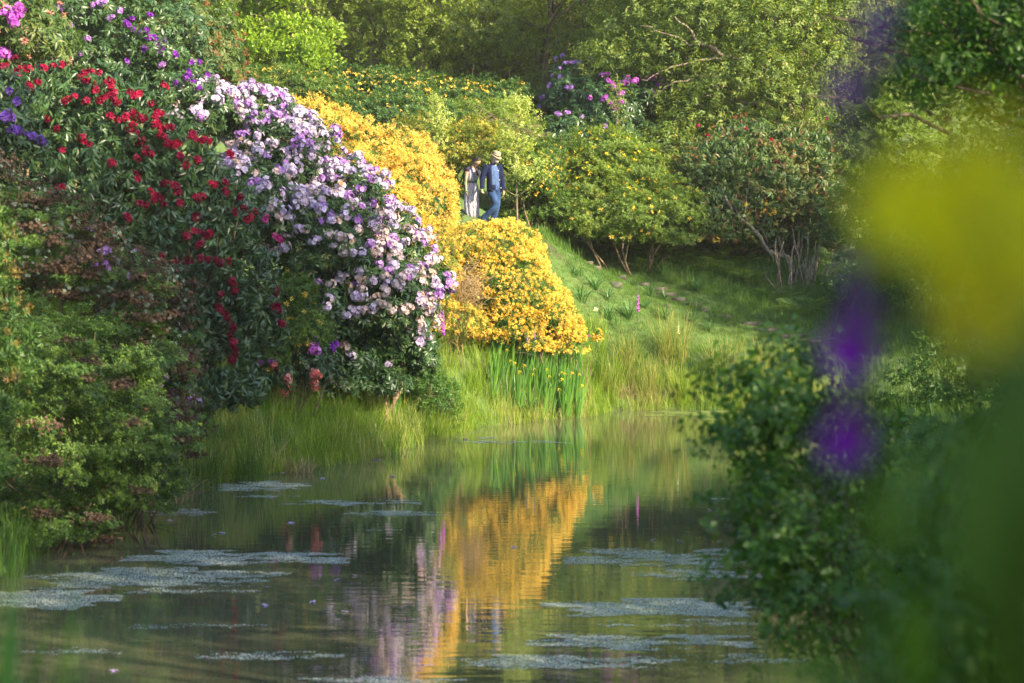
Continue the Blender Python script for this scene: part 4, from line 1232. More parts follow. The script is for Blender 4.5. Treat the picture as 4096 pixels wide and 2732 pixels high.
def field(name, key, mk, n, xr, yr, cond, scale=(.7, 1.25), label=None, tilt=.12, lean=None, wet=.22):
    x = RNG.uniform(*xr, n); y = RNG.uniform(*yr, n)
    pts = np.stack([x, y], 1)
    k = (~inside(pts)) | (shore_dist(pts) < wet); x, y, pts = x[k], y[k], pts[k]
    z = np.maximum(gz(x, y), -.12)
    pos = np.stack([x, y, z - .01], 1)
    m = cond(pos, shore_dist(pts)); pos = pos[m]
    d = norm(np.array([[0, 0, 1.0]]) + RNG.normal(0, tilt, pos.shape) + (np.array([lean]) if lean is not None else 0))
    rb = np.clip(.5 + .3 * np.sin(pos[:, 0] * 2.1 + np.sin(pos[:, 1] * 1.3)) + RNG.normal(0, .18, len(pos)), 0, 1)
    G = Geo()
    place(G, TG[key], pos, d, RNG.uniform(*scale, len(pos)), rb, .4)
    o = G.build(name, M[mk], kind='stuff')
    if label:
        o['label'] = label
    return o


def mownc(p, sd):
    x, y = pix(p)
    return (x > 1900) & (x < 3500) & (y > 880 + np.maximum(0, x - 2300) * .2)


field('lawn_grass', 'mown', 'grass', 48000, (-1.5, 10), (69.2, 79), mownc, label='mown green grass of the sloping path')
field('rough_grass', 'rough', 'grass', 9000, (-1.5, 12), (69, 80), lambda p, s: (lambda x, y: (x > 2150) & (((y < 1000 + (x - 2250) * .33) & (y > 900)) | ((y > 1380) & (x > 2400) & (s < 2.4)) | ((x > 2850) & (y < 1300) & (y > 1120)) | (np.sin(p[:, 0] * 3) * np.sin(p[:, 1] * 2.5) > .86)))(*pix(p)), (.6, 1.5), 'rough grass along the steps and under the bushes')
field('bank_grass', 'tall', 'grass_tall', 6500, (-3.4, 8), (61.5, 71), lambda p, s: (s < 3.6) & (lambda x, y: ((x > 1700) & (x < 2420) & (y > 1270)) | ((x >= 2350) & (s < 1.3)))(*pix(p)), (.45, 1.0), 'tall sunlit grass between the golden bushes and the water')
field('bank_grass', 'tall', 'grass_tall', 6500, (-9, -1), (44, 62), lambda p, s: s < 4.2, (.55, 1.3), 'long grass on the left bank below the rhododendrons')
field('reeds', 'reed', 'sword', 1700, (-8, -1.2), (46, 63), lambda p, s: (s < .8) & (np.sin(p[:, 0] * 2.3) + RNG.normal(0, .6, len(p)) > -.1), (.45, 1.0), 'broad bladed reeds at the left water edge')
field('dry_grass', 'drytuft', 'dry', 1100, (-8, 8), (44, 70), lambda p, s: (s < .7), (.5, 1.1), 'dry bleached grass at the water line')
field('rough_grass', 'tall', 'grass', 3500, (5, 13), (24, 70), lambda p, s: s < 4.5, (.6, 1.1), 'long grass on the right bank')
field('near_grass', 'tall', 'grass', 1500, (-10, -4), (22, 40), lambda p, s: s < 3, (.7, 1.2), 'shaded long grass at the near left water edge')

# rushes: single tufts
RT = {}
def rush(label, px, py, Y, h, n=190, mk='rush', sp=.22, seed=0, lean=(0, .42), cv=(0, .35)):
    X = P(px, py, Y)[0]
    b = np.array([X, Y, max(gz(X, Y)[0], 0) - .02])
    v, t, r = tuft(n, h, .009, sp, lean, cv, 4, (.5, 1.12))
    o = obj('rush_tuft', mesh('rush_tuft', v, t, M[mk], r), loc=b)
    return tag(o, label, 'rush', 'rush tufts on the far shore')


rush('tall brown green rush tuft behind the foxglove, tallest on the far shore', 2690, 1500, 70.2, 1.5, 260, sp=.35)
rush('bright green rush tuft fanning over the water at its right', 2735, 1640, 68.9, .95, 240, 'grass_tall', .16, lean=(0, .7))
rush('brownish rush tuft right of the fanning one', 2900, 1560, 69.6, 1.4, 240, sp=.34)
rush('rush tuft among tangled dry stems left of the fanning one', 2580, 1610, 69.0, 1.1, 220, sp=.3)
rush('yellow green rush tuft beside the iris bed', 2440, 1590, 68.7, 1.15, 220, 'grass_tall', .3)
rush('dark dense rush tuft below the tip of the rounded azalea', 2400, 1420, 68.9, .75, 200, 'grass', .2)
rush('olive rush tuft below the lowest steps', 3030, 1580, 69.8, 1.2, 200, sp=.3)
rush('rush tuft half hidden by the near alder leaves', 3150, 1600, 69.9, 1.1, 180, sp=.3)
rush('rush tuft fanning at the left end of the far shore', 2510, 1560, 69.6, 1.25, 200, sp=.3)
rush('dark rush tuft on the left bank beside the mauve azalea', 820, 1890, 48.6, 1.0, 240, 'grass', .3)
rush('arching rush tuft over the left water edge below the salmon flower', 1000, 1880, 50.2, .95, 240, 'grass', .3)
rush('rush tuft in the middle of the left bank grass', 1350, 1840, 54, .85, 220, 'grass_tall', .3)
for i, (px, py, Y, h) in enumerate([(720, 1990, 46.8, .55), (2600, 1640, 68.8, .6), (2480, 1640, 68.7, .7), (1200, 1880, 51.8, .4), (650, 2060, 45.6, .5)]):
    X = P(px, py, Y)[0]; b = np.array([X, Y, max(gz(X, Y)[0], 0) - .02])
    v, t, r = tuft(90, h, .009, .3, (.1, .9), (.2, 1.2), 4)
    o = obj('dry_tussock', mesh('dry_tussock', v, t, M['dry'], r), loc=b)
    tag(o, ['bleached tussock under the mauve azalea', 'bleached tussock beside the fanning rush', 'pale tussock right of the iris bed', 'small bleached tussock below the salmon flower', 'pale stalks arching over the water on the left'][i], 'dry grass')

# yellow flag iris bed
ib = np.array([*P(2200, 1640, 66.2)[:2], 0.0])
t = thing('iris_bed', 'bed of sword leaved yellow flag irises in the far corner of the pond', 'iris', ib)
G = Geo()
TI = [join([(lambda v, tt: (rotv(v, 'z', random.uniform(-.9, .9) + (0 if random.random() < .7 else 3.1)), tt, random.random()))(*blade(1.15 * random.uniform(.7, 1.1), .035, random.uniform(0, .2), random.uniform(0, .15), 4)) for _ in range(4)]) for _ in range(5)]
pp_ = []
while len(pp_) < 270:
    px, py = RNG.uniform(1960, 2320), RNG.uniform(1560, 1690)
    Y = 64.2 + (1690 - py) * .022 + (px - 1960) * .004
    X = X_(px, Y)
    pp_.append([X, Y, max(gz(X, Y)[0], -.1)])
pp_ = np.array(pp_)
place(G, TI, pp_, norm(np.array([[.08, 0, 1.0]]) + RNG.normal(0, .05, pp_.shape)), RNG.uniform(.5, 1.15, len(pp_)), None, .5, roll=np.zeros(len(pp_)))
G.build('leaves', M['sword'], t, origin=ib, kind='stuff')
fm = [mesh('iris_flower', v, tt, M['lemon'], rr) for v, tt, rr in [truss(2, .05, .03, .02, 3, 70) for _ in range(2)]]
for px, py in [(2045, 1445), (2060, 1455), (2100, 1465), (2140, 1478), (2190, 1480), (2250, 1492), (2262, 1497), (2030, 1402), (2250, 1520), (2135, 1500), (2320, 1500), (2330, 1545), (2080, 1490), (2200, 1508), (2240, 1620 - 60), (2290, 1495)]:
    p = P(px, py, 65.3) - ib
    o = obj('iris_flower', random.choice(fm), t, loc=p)

# strap leaved clumps (day lilies) on the grass
def ground_hit(px, py, y0=66, y1=84):
    for yy in np.arange(y0, y1, .05):
        q = P(px, py, yy)
        if q[2] <= gz(q[0], q[1])[0] + .01:
            return np.array([q[0], yy, gz(q[0], yy)[0]])
    return P(px, py, 74)


SM = [mesh('day_lily', *(lambda a: (a[0], a[1], M['strap'], a[2]))(tuft(26, .46, .026, .05, (.1, .7), (.1, .8), 4))) for _ in range(3)]
for i, (px, py, s, lb) in enumerate([(2330, 1215, 1.3, 'largest strap leaved clump, right beside the rounded azalea'), (2385, 1160, 1.1, 'strap leaved clump above and right of the largest one'), (2435, 1205, .9, 'narrow strap leaved clump between the largest one and the foxglove'), (2300, 1110, .9, 'strap leaved clump high beside the rounded azalea'),
                                     (2440, 1285, 1.1, 'strap leaved clump below the cream flowers'), (2520, 1275, 1.3, 'wide strap leaved clump at the foot of the foxglove'), (2600, 1190, 1.0, 'strap leaved clump at the left end of the fourth step'), (2580, 1235, .8, 'strap leaved clump right of the foxglove flowers'),
                                     (2660, 1200, .8, 'strap leaved clump below the sixth step'), (2660, 1280, 1.0, 'strap leaved clump in the middle of the mown grass'), (2770, 1290, .9, 'strap leaved clump below the eighth step'), (2650, 1100, 1.1, 'drooping strap leaved clump above the steps'), (2840, 1330, .8, 'strap leaved clump lowest on the mown grass'), (2790, 1165, .9, 'strap leaved clump in the rough grass above the steps')]):
    q = ground_hit(px, py)
    o = obj('day_lily', SM[i % 3], loc=q); o.scale = (s,) * 3; o.rotation_euler = (0, 0, RNG.uniform(0, 6))
    tag(o, lb, 'plant', 'strap leaved clumps on the grass')

# ferns
def frond(L=.62):
    G_ = []
    k = 15
    for i in range(k):
        t = (i + 1) / (k + 1)
        w = L * .34 * math.sin(math.pi * min(1, .18 + t * .82)) * (1 - t * .25)
        for sgn in (-1, 1):
            v = np.array([[0, 0, 0], [w * .3, .014, 0], [w, .035, -.02 * L], [w * .3, -.014, 0]])
            v = rotv(v, 'z', sgn * 1.25)
            v = v + np.array([0, 0, 0])
            x = L * t; z = L * (.55 * t - .75 * t * t)
            G_.append((v + np.array([x, 0, z + .0]), np.array([[0, 3, 2], [0, 2, 1]]), .5 + .3 * math.sin(i)))
    st = np.array([[L * t, 0, L * (.55 * t - .75 * t * t)] for t in np.linspace(0, 1, 6)])
    v, t = tube(st, np.linspace(.006, .002, 6), 3)
    G_.append((v, t, .9))
    return join(G_)


FM = [mesh('frond', *(lambda a: (a[0], a[1], M['fern'], a[2]))(frond(random.uniform(.55, .75)))) for _ in range(3)]
FERNS = [(2260, 985, 'fern at the left tip of the rough grass above the azalea'), (2480, 1010, 'fern under the spreading green azalea'), (2560, 1020, 'fern in the shade above the third step'), (2640, 1040, 'fern above the fifth step'), (2700, 1050, 'fern on the dark edge behind the steps'),
         (2760, 1060, 'sunlit fern behind the middle of the steps'), (2830, 1090, 'fern left of the leaning stem'), (2900, 1100, 'tall fern below the leaning stem'), (2960, 1120, 'broad fern right of the tall one'), (3010, 1140, 'broad fern before the pale suckers'), (3080, 1200, 'fern in front of the leaf litter'),
         (3140, 1220, 'large feathery fern right of the steps'), (3190, 1260, 'low fern under the pale suckers'), (3250, 1240, 'fern against the blurred purple stem'), (2180, 880, 'fern on the slope right of the man'), (2250, 860, 'fern beside the path behind the man'), (2330, 930, 'fern at the edge of the path'), (2560, 1085, 'small fern by the third step'),
         (1700, 400, 'bracken high on the slope left'), (1560, 500, 'bracken on the slope above the golden wall'), (2980, 1060, 'bracken stalk under the red tipped rhododendron'), (2870, 1040, 'bracken under the oak'), (2740, 1020, 'bracken below the yellow knots')]
for i, (px, py, lb) in enumerate(FERNS):
    q = ground_hit(px, py) if py > 600 else np.array([*P(px, py, 80)[:2], P(px, py, 80)[2]])
    if py < 600:
        q[2] = max(q[2] - .2, gz(q[0], q[1])[0])
    t = thing('fern', lb, 'fern', q, 'ferns under the bushes')
    s = RNG.uniform(1.0, 1.7)
    for k in range(8):
        a = k * .785 + RNG.uniform(-.3, .3)
        o = obj('frond', random.choice(FM), t)
        o.rotation_euler = (RNG.normal(0, .15), -RNG.uniform(.15, .75), a)
        o.scale = (s * RNG.uniform(.7, 1.1),) * 3

# foxgloves and other single flowers
def foxglove(label, px, py0, py1, Y, mk='pinkpurple', frac=.55, bells=26, s=1.0):
    X = X_(px, Y); b = np.array([X, Y, max(gz(X, Y)[0], 0) - .02]); top = P(px, py0, Y); low = P(px, py1, Y)[2]
    t = thing('foxglove', label, 'foxglove', b)
    st = wander(b, top, 8, .02)
    Geo().add(*tube(st, np.linspace(.011, .004, 8), 5), .4).build('stem', M['strap'], t, origin=b, smooth=True)
    bell = []
    for j in range(6):
        a0, a1 = j * math.pi / 3, (j + 1) * math.pi / 3
        r0_, r1, L_ = .008, .021, .045
        v = [[0, r0_ * math.cos(a0), r0_ * math.sin(a0)], [0, r0_ * math.cos(a1), r0_ * math.sin(a1)], [L_, r1 * math.cos(a1), r1 * math.sin(a1)], [L_, r1 * math.cos(a0), r1 * math.sin(a0)]]
        bell.append((np.array(v), np.array([[0, 1, 2], [0, 2, 3]]), .3 + .5 * (j % 2)))
    v, tt, rr = join(bell)
    bm = mesh('bell', v, tt, M[mk], rr)
    for k in range(bells):
        f = k / bells; z = low + (top[2] - low) * f
        fr = (z - b[2]) / (top[2] - b[2])
        c = np.array([np.interp(fr, np.linspace(0, 1, 8), st[:, i]) for i in range(3)])
        if f > frac:
            ss = s * (.55 - .35 * f)
        else:
            ss = s * (1.15 - .6 * f)
        o = obj('bell', bm, t, loc=c - b)
        o.rotation_euler = (0, .75 + .2 * RNG.random(), k * 2.4); o.scale = (ss,) * 3
    G = Geo()
    for k in range(9):
        v, tt = leaf(.22, .075, S2, .5, .1); v = rotv(v, 'y', -.4); v = rotv(v, 'z', k * 2.4)
        G.add(v + b + [0, 0, .05 + .045 * k], tt, .5)
    G.build('leaves', M['strap'], t, origin=b)
    return t


foxglove('tall foxglove with purple bells standing by the far rushes', 2552, 1128, 1240, 69.9, bells=30)
foxglove('left foxglove of the pair beside the lilac rhododendron', 1757, 1200, 1300, 61.8, 'mauve', .95, 28, 1.1)
foxglove('right foxglove of the pair beside the lilac rhododendron', 1771, 1235, 1335, 61.9, 'pinkpurple', .95, 28, 1.1)
foxglove('seeding foxglove spike in front of the brown rush', 2712, 1275, 1330, 70, 'cream', .5, 16, .8)
foxglove('thin pink foxglove spike in front of the rounded azalea', 2140, 1310, 1350, 64.9, 'mauve', .6, 10, .6)
foxglove('short foxglove spike left of the thin pink one', 2110, 1325, 1365, 64.8, 'mauve', .6, 10, .6)
t = thing('cream_flower', 'cream round headed flower between the azalea tip and foxglove', 'flower', ground_hit(2385, 1300))
b = np.array(t.location); e = P(2383, 1243, b[1]); Geo().add(*tube(wander(b, e, 5, .03), .006, 5)).build('stem', M['strap'], t, origin=b)
v, tt, rr = truss(12, .07, .022, .03, 4, 45); obj('flower_head', mesh('flower_head', v, tt, M['cream'], rr), t, loc=e - b)
t = thing('red_campion', 'small magenta flower right of the azalea tip', 'flower', P(2355, 1420, 68.2))
b = np.array(t.location); e = P(2355, 1348, 68.2); Geo().add(*tube(wander(b, e, 5, .03), .005, 5)).build('stem', M['strap'], t, origin=b)
v, tt, rr = truss(5, .035, .03, .03, 5, 60); obj('flower_head', mesh('flower_head', v, tt, M['magenta'], rr), t, loc=e - b)
for px, py, h, lb in [(2580, 1560, .8, 'leafy green herb beside the foxglove stem'), (2860, 1500, .75, 'light green herb between the far rushes'), (2910, 1500, 1.05, 'upright yellow green mullein among the rushes'), (2330, 1640, .5, 'leafy weed at the right foot of the irises')]:
    q = np.array([X_(px, 69.3), 69.3, 0]); q[2] = max(gz(q[0], q[1])[0], 0)
    n = 46
    zz = RNG.uniform(.05, 1, n) * h
    pos = q + np.stack([RNG.normal(0, .12, n), RNG.normal(0, .1, n), zz], 1)
    t = thing('herb', lb, 'plant', q)
    G = Geo(); place(G, TW['birch'], pos, near(np.stack([RNG.normal(size=n), RNG.normal(size=n), RNG.uniform(0, 1, n)], 1), .6, .2), RNG.uniform(.6, .9, n)); G.build('foliage', M['azalea'], t, origin=q)
    G = Geo()
    for k in range(4):
        G.add(*tube(wander(q, q + [RNG.normal(0, .12), RNG.normal(0, .1), h * .95], 5, .05), np.linspace(.007, .003, 5), 4))
    G.build('stems', M['strap'], t, origin=q)
t = thing('brush_heap', 'heap of dead brown brushwood on the slope behind the man', 'brushwood', P(1950, 560, 79.5))
b = np.array(t.location); G = Geo()
for k in range(260):
    a = b + np.array([RNG.normal(0, .6), RNG.normal(0, .4), abs(RNG.normal(0, .3)) + .05]); d = RNG.normal(0, .35, 3); d[2] *= .5
    G.add(*tube(wander(a, a + d, 4, .2), .008, 3), .5)
G.build('twigs', M['twig'], t, origin=b, kind='stuff')

# ---------------------------------------------------------------- on the water
M['weed'] = leafmat('duckweed', [(0, (.36, .45, .40)), (.6, (.50, .58, .55)), (1, (.64, .70, .68))], 0, .4, .6)  # pale blue sky sheen put into the base colour
M['weed_lit'] = leafmat('duckweed_lit', [(0, (.16, .24, .05)), (.6, (.25, .34, .08)), (1, (.34, .42, .12))], 0, .4, .5)  # copy for the far shore, sunlit green put into its colour
PATCH = [((1020, 1945), 240, 22, .5, 'thin green duckweed under the left bank grass'), ((1060, 1984), 140, 7, .5, 'narrow streak of duckweed off the left bank'), ((1400, 2012), 290, 13, .6, 'long duckweed streak before the golden reflection'), ((1600, 2055), 230, 12, .6, 'duckweed streak touching the left side of the golden reflection'), ((720, 2050), 150, 14, .6, 'duckweed beside the tip of the mossy azalea'),
         ((1480, 2120), 130, 4, .6, 'thin duckweed line left of the golden reflection'), ((950, 2232), 460, 32, .85, 'broad duckweed raft reaching to mid water from the left bank'), ((620, 2310), 540, 42, .8, 'largest duckweed raft along the near left shore'), ((160, 2400), 330, 40, .8, 'duckweed raft in the left corner under the grass'), ((560, 2325 + 40), 500, 16, .5, 'broken lower fringe of the largest raft'),
         ((300, 2605), 210, 17, .6, 'duckweed streak near the lower left'), ((750, 2505), 330, 12, .3, 'scattered duckweed crumbs left of centre'), ((1050, 2625), 330, 20, .55, 'duckweed streak low in the middle left'), ((2720, 2235), 470, 42, .75, 'pale sunlit duckweed raft right of the golden reflection'), ((2850, 2300), 330, 22, .6, 'lower fringe of the sunlit raft by the alder'),
         ((2640, 2430), 480, 38, .88, 'oval duckweed raft in the lower right'), ((2700, 2495), 330, 18, .5, 'broken fringe below the oval raft'), ((2560, 2570), 460, 34, .8, 'wide duckweed raft under the oval one'), ((2230, 2650), 520, 30, .7, 'long duckweed raft near the bottom edge'), ((1500, 2722), 380, 16, .6, 'duckweed strip on the bottom edge'), ((2900, 2640), 400, 26, .5, 'duckweed strip in front of the blurred stems'),
         ((2060, 1768), 250, 8, .45, 'petal and weed streak off the iris bed'), ((1960, 1752), 60, 4, .5, 'small weed streak nearest the iris bed'), ((2820, 1655), 250, 12, .9, 'bright green weed along the far shore'), ((2980, 1675), 200, 10, .8, 'bright green weed before the far right rushes'), ((2850, 1995), 130, 4, .4, 'faint weed line on the right of the pond')]
HX = [join([(np.array([[math.cos(a * math.pi / 3 + b_) * random.uniform(.7, 1.2), math.sin(a * math.pi / 3 + b_) * random.uniform(.7, 1.2), 0] for a in range(0, 6, 2) for _k in (0,)] + [[0, -1.0, 0]])[[0, 1, 2, 3]], np.array([[0, 1, 2], [0, 2, 3]]), random.random())]) for b_ in (0, .5, 1)]
for i, ((px, py), hw, hh, dn, lb) in enumerate(PATCH):
    c = W(px, py); rx = hw / F * c[1]; ry = (W(px, py - hh)[1] - W(px, py + hh)[1]) / 2
    n = int(min(26000, rx * ry * 3.2 * 6500 * dn))
    u = RNG.uniform(-1, 1, (n, 2))
    x, y = u[:, 0] * rx, u[:, 1] * ry
    ph = i * 1.7
    edge = 1 + .22 * np.sin(np.arctan2(u[:, 1], u[:, 0]) * 5 + ph) + .12 * np.sin(np.arctan2(u[:, 1], u[:, 0]) * 11 + ph * 2)
    ns = np.sin(x * 3.1 + ph + 2 * np.sin(y * .9)) * np.sin(y * 1.6 + ph * 2 + 1.3 * np.sin(x * 1.2)) + .5 * np.sin(x * 9 + y * 2 + ph) * np.sin(y * 6 + ph) + .3 * np.sin(x * 23) * np.sin(y * 17 + x)
    r = np.hypot(*u.T)
    ns = ns + .45 * np.sin(y * 13 + 2 * np.sin(x * 1.4 + ph) + ph) + .35 * np.sin(x * 37 + y * 11) * np.sin(y * 29 + x * 7)
    keep = (r < edge) & (ns + RNG.normal(0, .3, n) > (-1.3 + 2.1 * (1 - dn) + 1.2 * np.clip(r / edge, 0, 1) ** 3))
    pos = np.stack([x, y, np.full(n, .004) + RNG.uniform(0, .003, n)], 1)[keep]
    if len(pos) < 4:
        continue
    G = Geo()
    place(G, HX, pos, np.tile([[0, 0, 1.0]], (len(pos), 1)) + RNG.normal(0, .05, (len(pos), 3)), RNG.uniform(.006, .014, len(pos)) * (1 + .3 * (c[1] > 45)), None, .6)
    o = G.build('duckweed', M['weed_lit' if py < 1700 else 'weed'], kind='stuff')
    o.location = c
    o['label'] = lb
# fallen blossoms
PF = [mesh('fallen_blossom', *(lambda a: (a[0], a[1], M['lilac'], a[2]))(truss(1, .045, .04, .0, 5, 86, ((.55, 1.),), 1))) for _ in range(2)]
FB = [(1085, 1990, 'above the first duckweed streak'), (1130, 1880 + 10, 'under the salmon flower'), (1290, 1912, 'in the inlet off the left bank'), (980, 1922, 'on the green duckweed'), (1000, 1918, 'beside another on green duckweed'), (1440, 1832, 'left one of three by the reeds'), (1500, 1838, 'middle one of three by the reeds'), (1520, 1838, 'right one of three by the reeds'),
      (1570, 1904, 'alone before the reeds'), (1620, 1823, 'nearest the reed tip'), (680, 2080, 'below the mossy azalea'), (400, 2184, 'far left, above the rafts'), (890, 2130, 'upper of two above the broad raft'), (855, 2138, 'lower of two above the broad raft'), (1165, 2090, 'above the raft, left of the reflection'), (2055, 2188, 'on the golden reflection'), (2610, 2158, 'left of two right of the reflection'), (2720, 2164, 'right of two right of the reflection'),
      (2840, 2038, 'near the alder leaves'), (830, 2628, 'white one near the bottom left'), (455, 2680, 'lowest on the left'), (1380, 2445, 'large white one left of the leg reflections'), (1250, 2405, 'middle left, above the lilac reflections'), (1635, 2412, 'left of the couple reflection'), (1420, 2300, 'below the right tip of the broad raft'), (1060, 2420, 'centre left'), (1345, 2318, 'left of the golden reflection'), (1350, 2478, 'below the large white one'), (1860, 1756, 'by the bramble shrub')]
for i, (px, py, lb) in enumerate(FB):
    q = W(px, py, .012)
    o = obj('fallen_blossom', PF[i % 2], loc=q); s = RNG.uniform(.8, 1.3) * (1.1 if 'large' in lb else 1); o.scale = (s, s, s); o.rotation_euler = (RNG.normal(0, .2), RNG.normal(0, .2), RNG.uniform(0, 6))
    tag(o, 'pale fallen blossom afloat, ' + lb, 'blossom', 'fallen blossoms on the pond')

for (x, y, h, lb) in [(-1.0, 5.2, 1.15, 'blurred dark tuft of long blades at the lower left corner'), (-1.35, 6.8, 1.0, 'second blurred dark tuft left of the corner one')]:
    b = np.array([x, y, gz(x, y)[0]])
    v, t, r = tuft(60, h, .02, .12, (0, .2), (0, .3), 4)
    o = obj('grass_tuft', mesh('grass_tuft', v, t, M['sword'], r), loc=b)
    tag(o, lb, 'grass')
# ---------------------------------------------------------------- the walking couple
M['skin_m'] = plain('skin_ruddy', (.52, .28, .19), .55, .4, (.44, .22, .15), 12)
M['skin_w'] = plain('skin_olive', (.46, .27, .17), .5, .4, (.40, .23, .14), 12)
M['hair'] = plain('dark_hair', (.03, .02, .016), .6, .2, (.012, .009, .008), 60)
M['grey_hair'] = plain('grey_hair', (.42, .39, .36), .8, .2, (.25, .22, .2), 60)
M['navy'] = plain('navy_twill', (.010, .015, .05), .85, .1, (.007, .010, .032), 14, .3)
M['chambray'] = plain('blue_chambray', (.06, .10, .21), .8, .2, (.04, .07, .155), 16, .3)
M['jeans'] = plain('blue_denim', (.035, .07, .16), .85, .1, (.014, .028, .07), 5, .3)
M['straw'] = plain('straw', (.36, .28, .18), .8, .2, (.28, .21, .13), 90, .4)
M['black'] = plain('black_leather', (.02, .018, .02), .5, .4)
M['brown'] = plain('brown_leather', (.16, .07, .035), .5, .4)
M['button'] = plain('pale_button', (.7, .66, .58), .4, .4)
M['white_eye'] = plain('eye', (.03, .025, .02), .3, .5)
M['band'] = plain('navy_band', (.02, .025, .06), .7, .2)


def dress_mat():
    m = bpy.data.materials.new('printed_dress')
    N, Lk, bs = nodes(m)
    co = N.new('ShaderNodeTexCoord'); mp = N.new('ShaderNodeMapping'); mp.inputs['Scale'].default_value = (1.4, 1.4, .7)
    vo = N.new('ShaderNodeTexVoronoi'); vo.inputs['Scale'].default_value = 26; vo.inputs['Randomness'].default_value = 1
    nz = N.new('ShaderNodeTexNoise'); nz.inputs['Scale'].default_value = 9
    Lk.new(co.outputs['Object'], mp.inputs[0]); Lk.new(mp.outputs[0], vo.inputs[0]); Lk.new(co.outputs['Object'], nz.inputs[0])
    a = N.new('ShaderNodeMath'); a.operation = 'MULTIPLY_ADD'; a.inputs[1].default_value = -.5; a.inputs[2].default_value = .62
    Lk.new(nz.outputs['Fac'], a.inputs[0])
    s = N.new('ShaderNodeMath'); s.operation = 'LESS_THAN'
    Lk.new(vo.outputs['Distance'], s.inputs[0]); Lk.new(a.outputs[0], s.inputs[1])
    mx = N.new('ShaderNodeMix'); mx.data_type = 'RGBA'
    mx.inputs['A'].default_value = (.30, .27, .32, 1); mx.inputs['B'].default_value = (.06, .055, .08, 1)
    Lk.new(s.outputs[0], mx.inputs[0]); Lk.new(mx.outputs['Result'], bs.inputs['Base Color'])
    bs.inputs['Roughness'].default_value = .8
    return m


M['dress'] = dress_mat()


def skinned(name, J, E, mat, parent, root, levels=2):
    names = list(J)
    m = bpy.data.meshes.new(name)
    m.from_pydata([J[k][0] for k in names], [(names.index(a), names.index(b)) for a, b in E], [])
    o = obj(name, m, parent)
    md = o.modifiers.new('skin', 'SKIN')
    if not m.skin_vertices:
        m.skin_vertices.new()
    for k, sv in zip(names, m.skin_vertices[0].data):
        r = J[k][1]
        sv.radius = r if isinstance(r, tuple) else (r, r)
        sv.use_root = (k == root)
    md.use_smooth_shade = True
    md.branch_smoothing = .6
    s = o.modifiers.new('sub', 'SUBSURF'); s.levels = levels; s.render_levels = levels
    m.materials.append(M[mat])
    return o


def loft(rings, n=28, fold=0, foldn=9, cap=True):
    """rings = [(centre, rx, ry, turn)] from low to high; rings lie level"""
    V, T = [], []
    for i, (c, rx, ry, tn) in enumerate(rings):
        for j in range(n):
            a = 2 * math.pi * j / n
            f = 1 + (fold[i] if isinstance(fold, (list, tuple)) else fold) * math.cos(foldn * a + i * .35) + (fold[i] if isinstance(fold, (list, tuple)) else fold) * .5 * math.cos((foldn + 4) * a + 1)
            x, y = rx * f * math.cos(a), ry * f * math.sin(a)
            V.append([c[0] + x * math.cos(tn) - y * math.sin(tn), c[1] + x * math.sin(tn) + y * math.cos(tn), c[2]])
    for i in range(len(rings) - 1):
        for j in range(n):
            a, b = i * n + j, i * n + (j + 1) % n
            T += [[a, b, b + n], [a, b + n, a + n]]
    return np.array(V), np.array(T)


def head(name, c, face, tilt, r, parent, mat, nose=.022):
    """head mesh with brow, nose, mouth and chin; face = direction it looks (level), tilt = nod"""
    n, k = 24, 30
    V, T = [], []
    for i in range(n + 1):
        th = math.pi * i / n
        for j in range(k):
            ph = 2 * math.pi * j / k          # ph 0 = the face (+X)
            x, y, z = math.sin(th) * math.cos(ph), math.sin(th) * math.sin(ph), math.cos(th)
            X, Y, Z = x * .096, y * .076, z * .118
            if z < 0:
                X *= 1 - .16 * (-z) * (1 if x > 0 else 2.2); Y *= 1 - .38 * (-z) ** 1.5
            g = lambda a, b_, w1, w2: math.exp(-((y - a) / w1) ** 2 - ((z - b_) / w2) ** 2) if x > 0 else 0
            X += nose * g(0, -.12, .13, .17) + .007 * g(0, .22, .6, .12) - .010 * g(.38, .08, .18, .12) - .010 * g(-.38, .08, .18, .12)
            X += .007 * g(0, -.46, .28, .06) + .006 * g(0, -.56, .25, .05) - .005 * g(0, -.51, .3, .025) + .012 * g(0, -.8, .3, .16)
            X += .005 * (g(.5, -.15, .2, .2) + g(-.5, -.15, .2, .2))
            V.append([X, Y, Z])
    for i in range(n):
        for j in range(k):
            a, b = i * k + j, i * k + (j + 1) % k
            T += [[a, a + k, b + k], [a, b + k, b]]
    # ears
    V = np.array(V); G = Geo(); 
    ang = math.atan2(face[1], face[0])
    tf = lambda v: rotv(rotv(v, 'y', tilt), 'z', ang) * (r / .118) + np.array(c)
    G.add(tf(V), T)
    for s in (-1, 1):
        e = np.array([[-.005 + .022 * math.cos(a), s * (.074 + .01 * (j % 2)), -.005 + .034 * math.sin(a)] for j, a in enumerate(np.linspace(0, 2 * math.pi, 9)[:-1])])
        G.add(tf(e), [[0, j, j + 1] for j in range(1, 7)])
    o = G.build(name, M[mat], parent, smooth=True)
    return o, tf


def cap_mesh(tf, name, mat, parent, th1, back, puff=1.06, front=0.0):
    """hair on the skull: polar cap that comes lower at the back"""
    V, T = [], []; n, k = 12, 30
    for i in range(n + 1):
        for j in range(k):
            ph = 2 * math.pi * j / k
            end = th1 + back * (.5 - .5 * math.cos(ph))
            th = end * i / n
            x, y, z = math.sin(th) * math.cos(ph), math.sin(th) * math.sin(ph), math.cos(th)
            w = 1 + .012 * math.sin(ph * 9)
            V.append([x * .096 * puff * w - .004, y * .076 * puff * 1.03 * w, z * .118 * puff])
    for i in range(n):
        for j in range(k):
            a, b = i * k + j, i * k + (j + 1) % k
            T += [[a, a + k, b + k], [a, b + k, b]]
    return Geo().add(tf(np.array(V)), T).build(name, M[mat], parent, smooth=True)


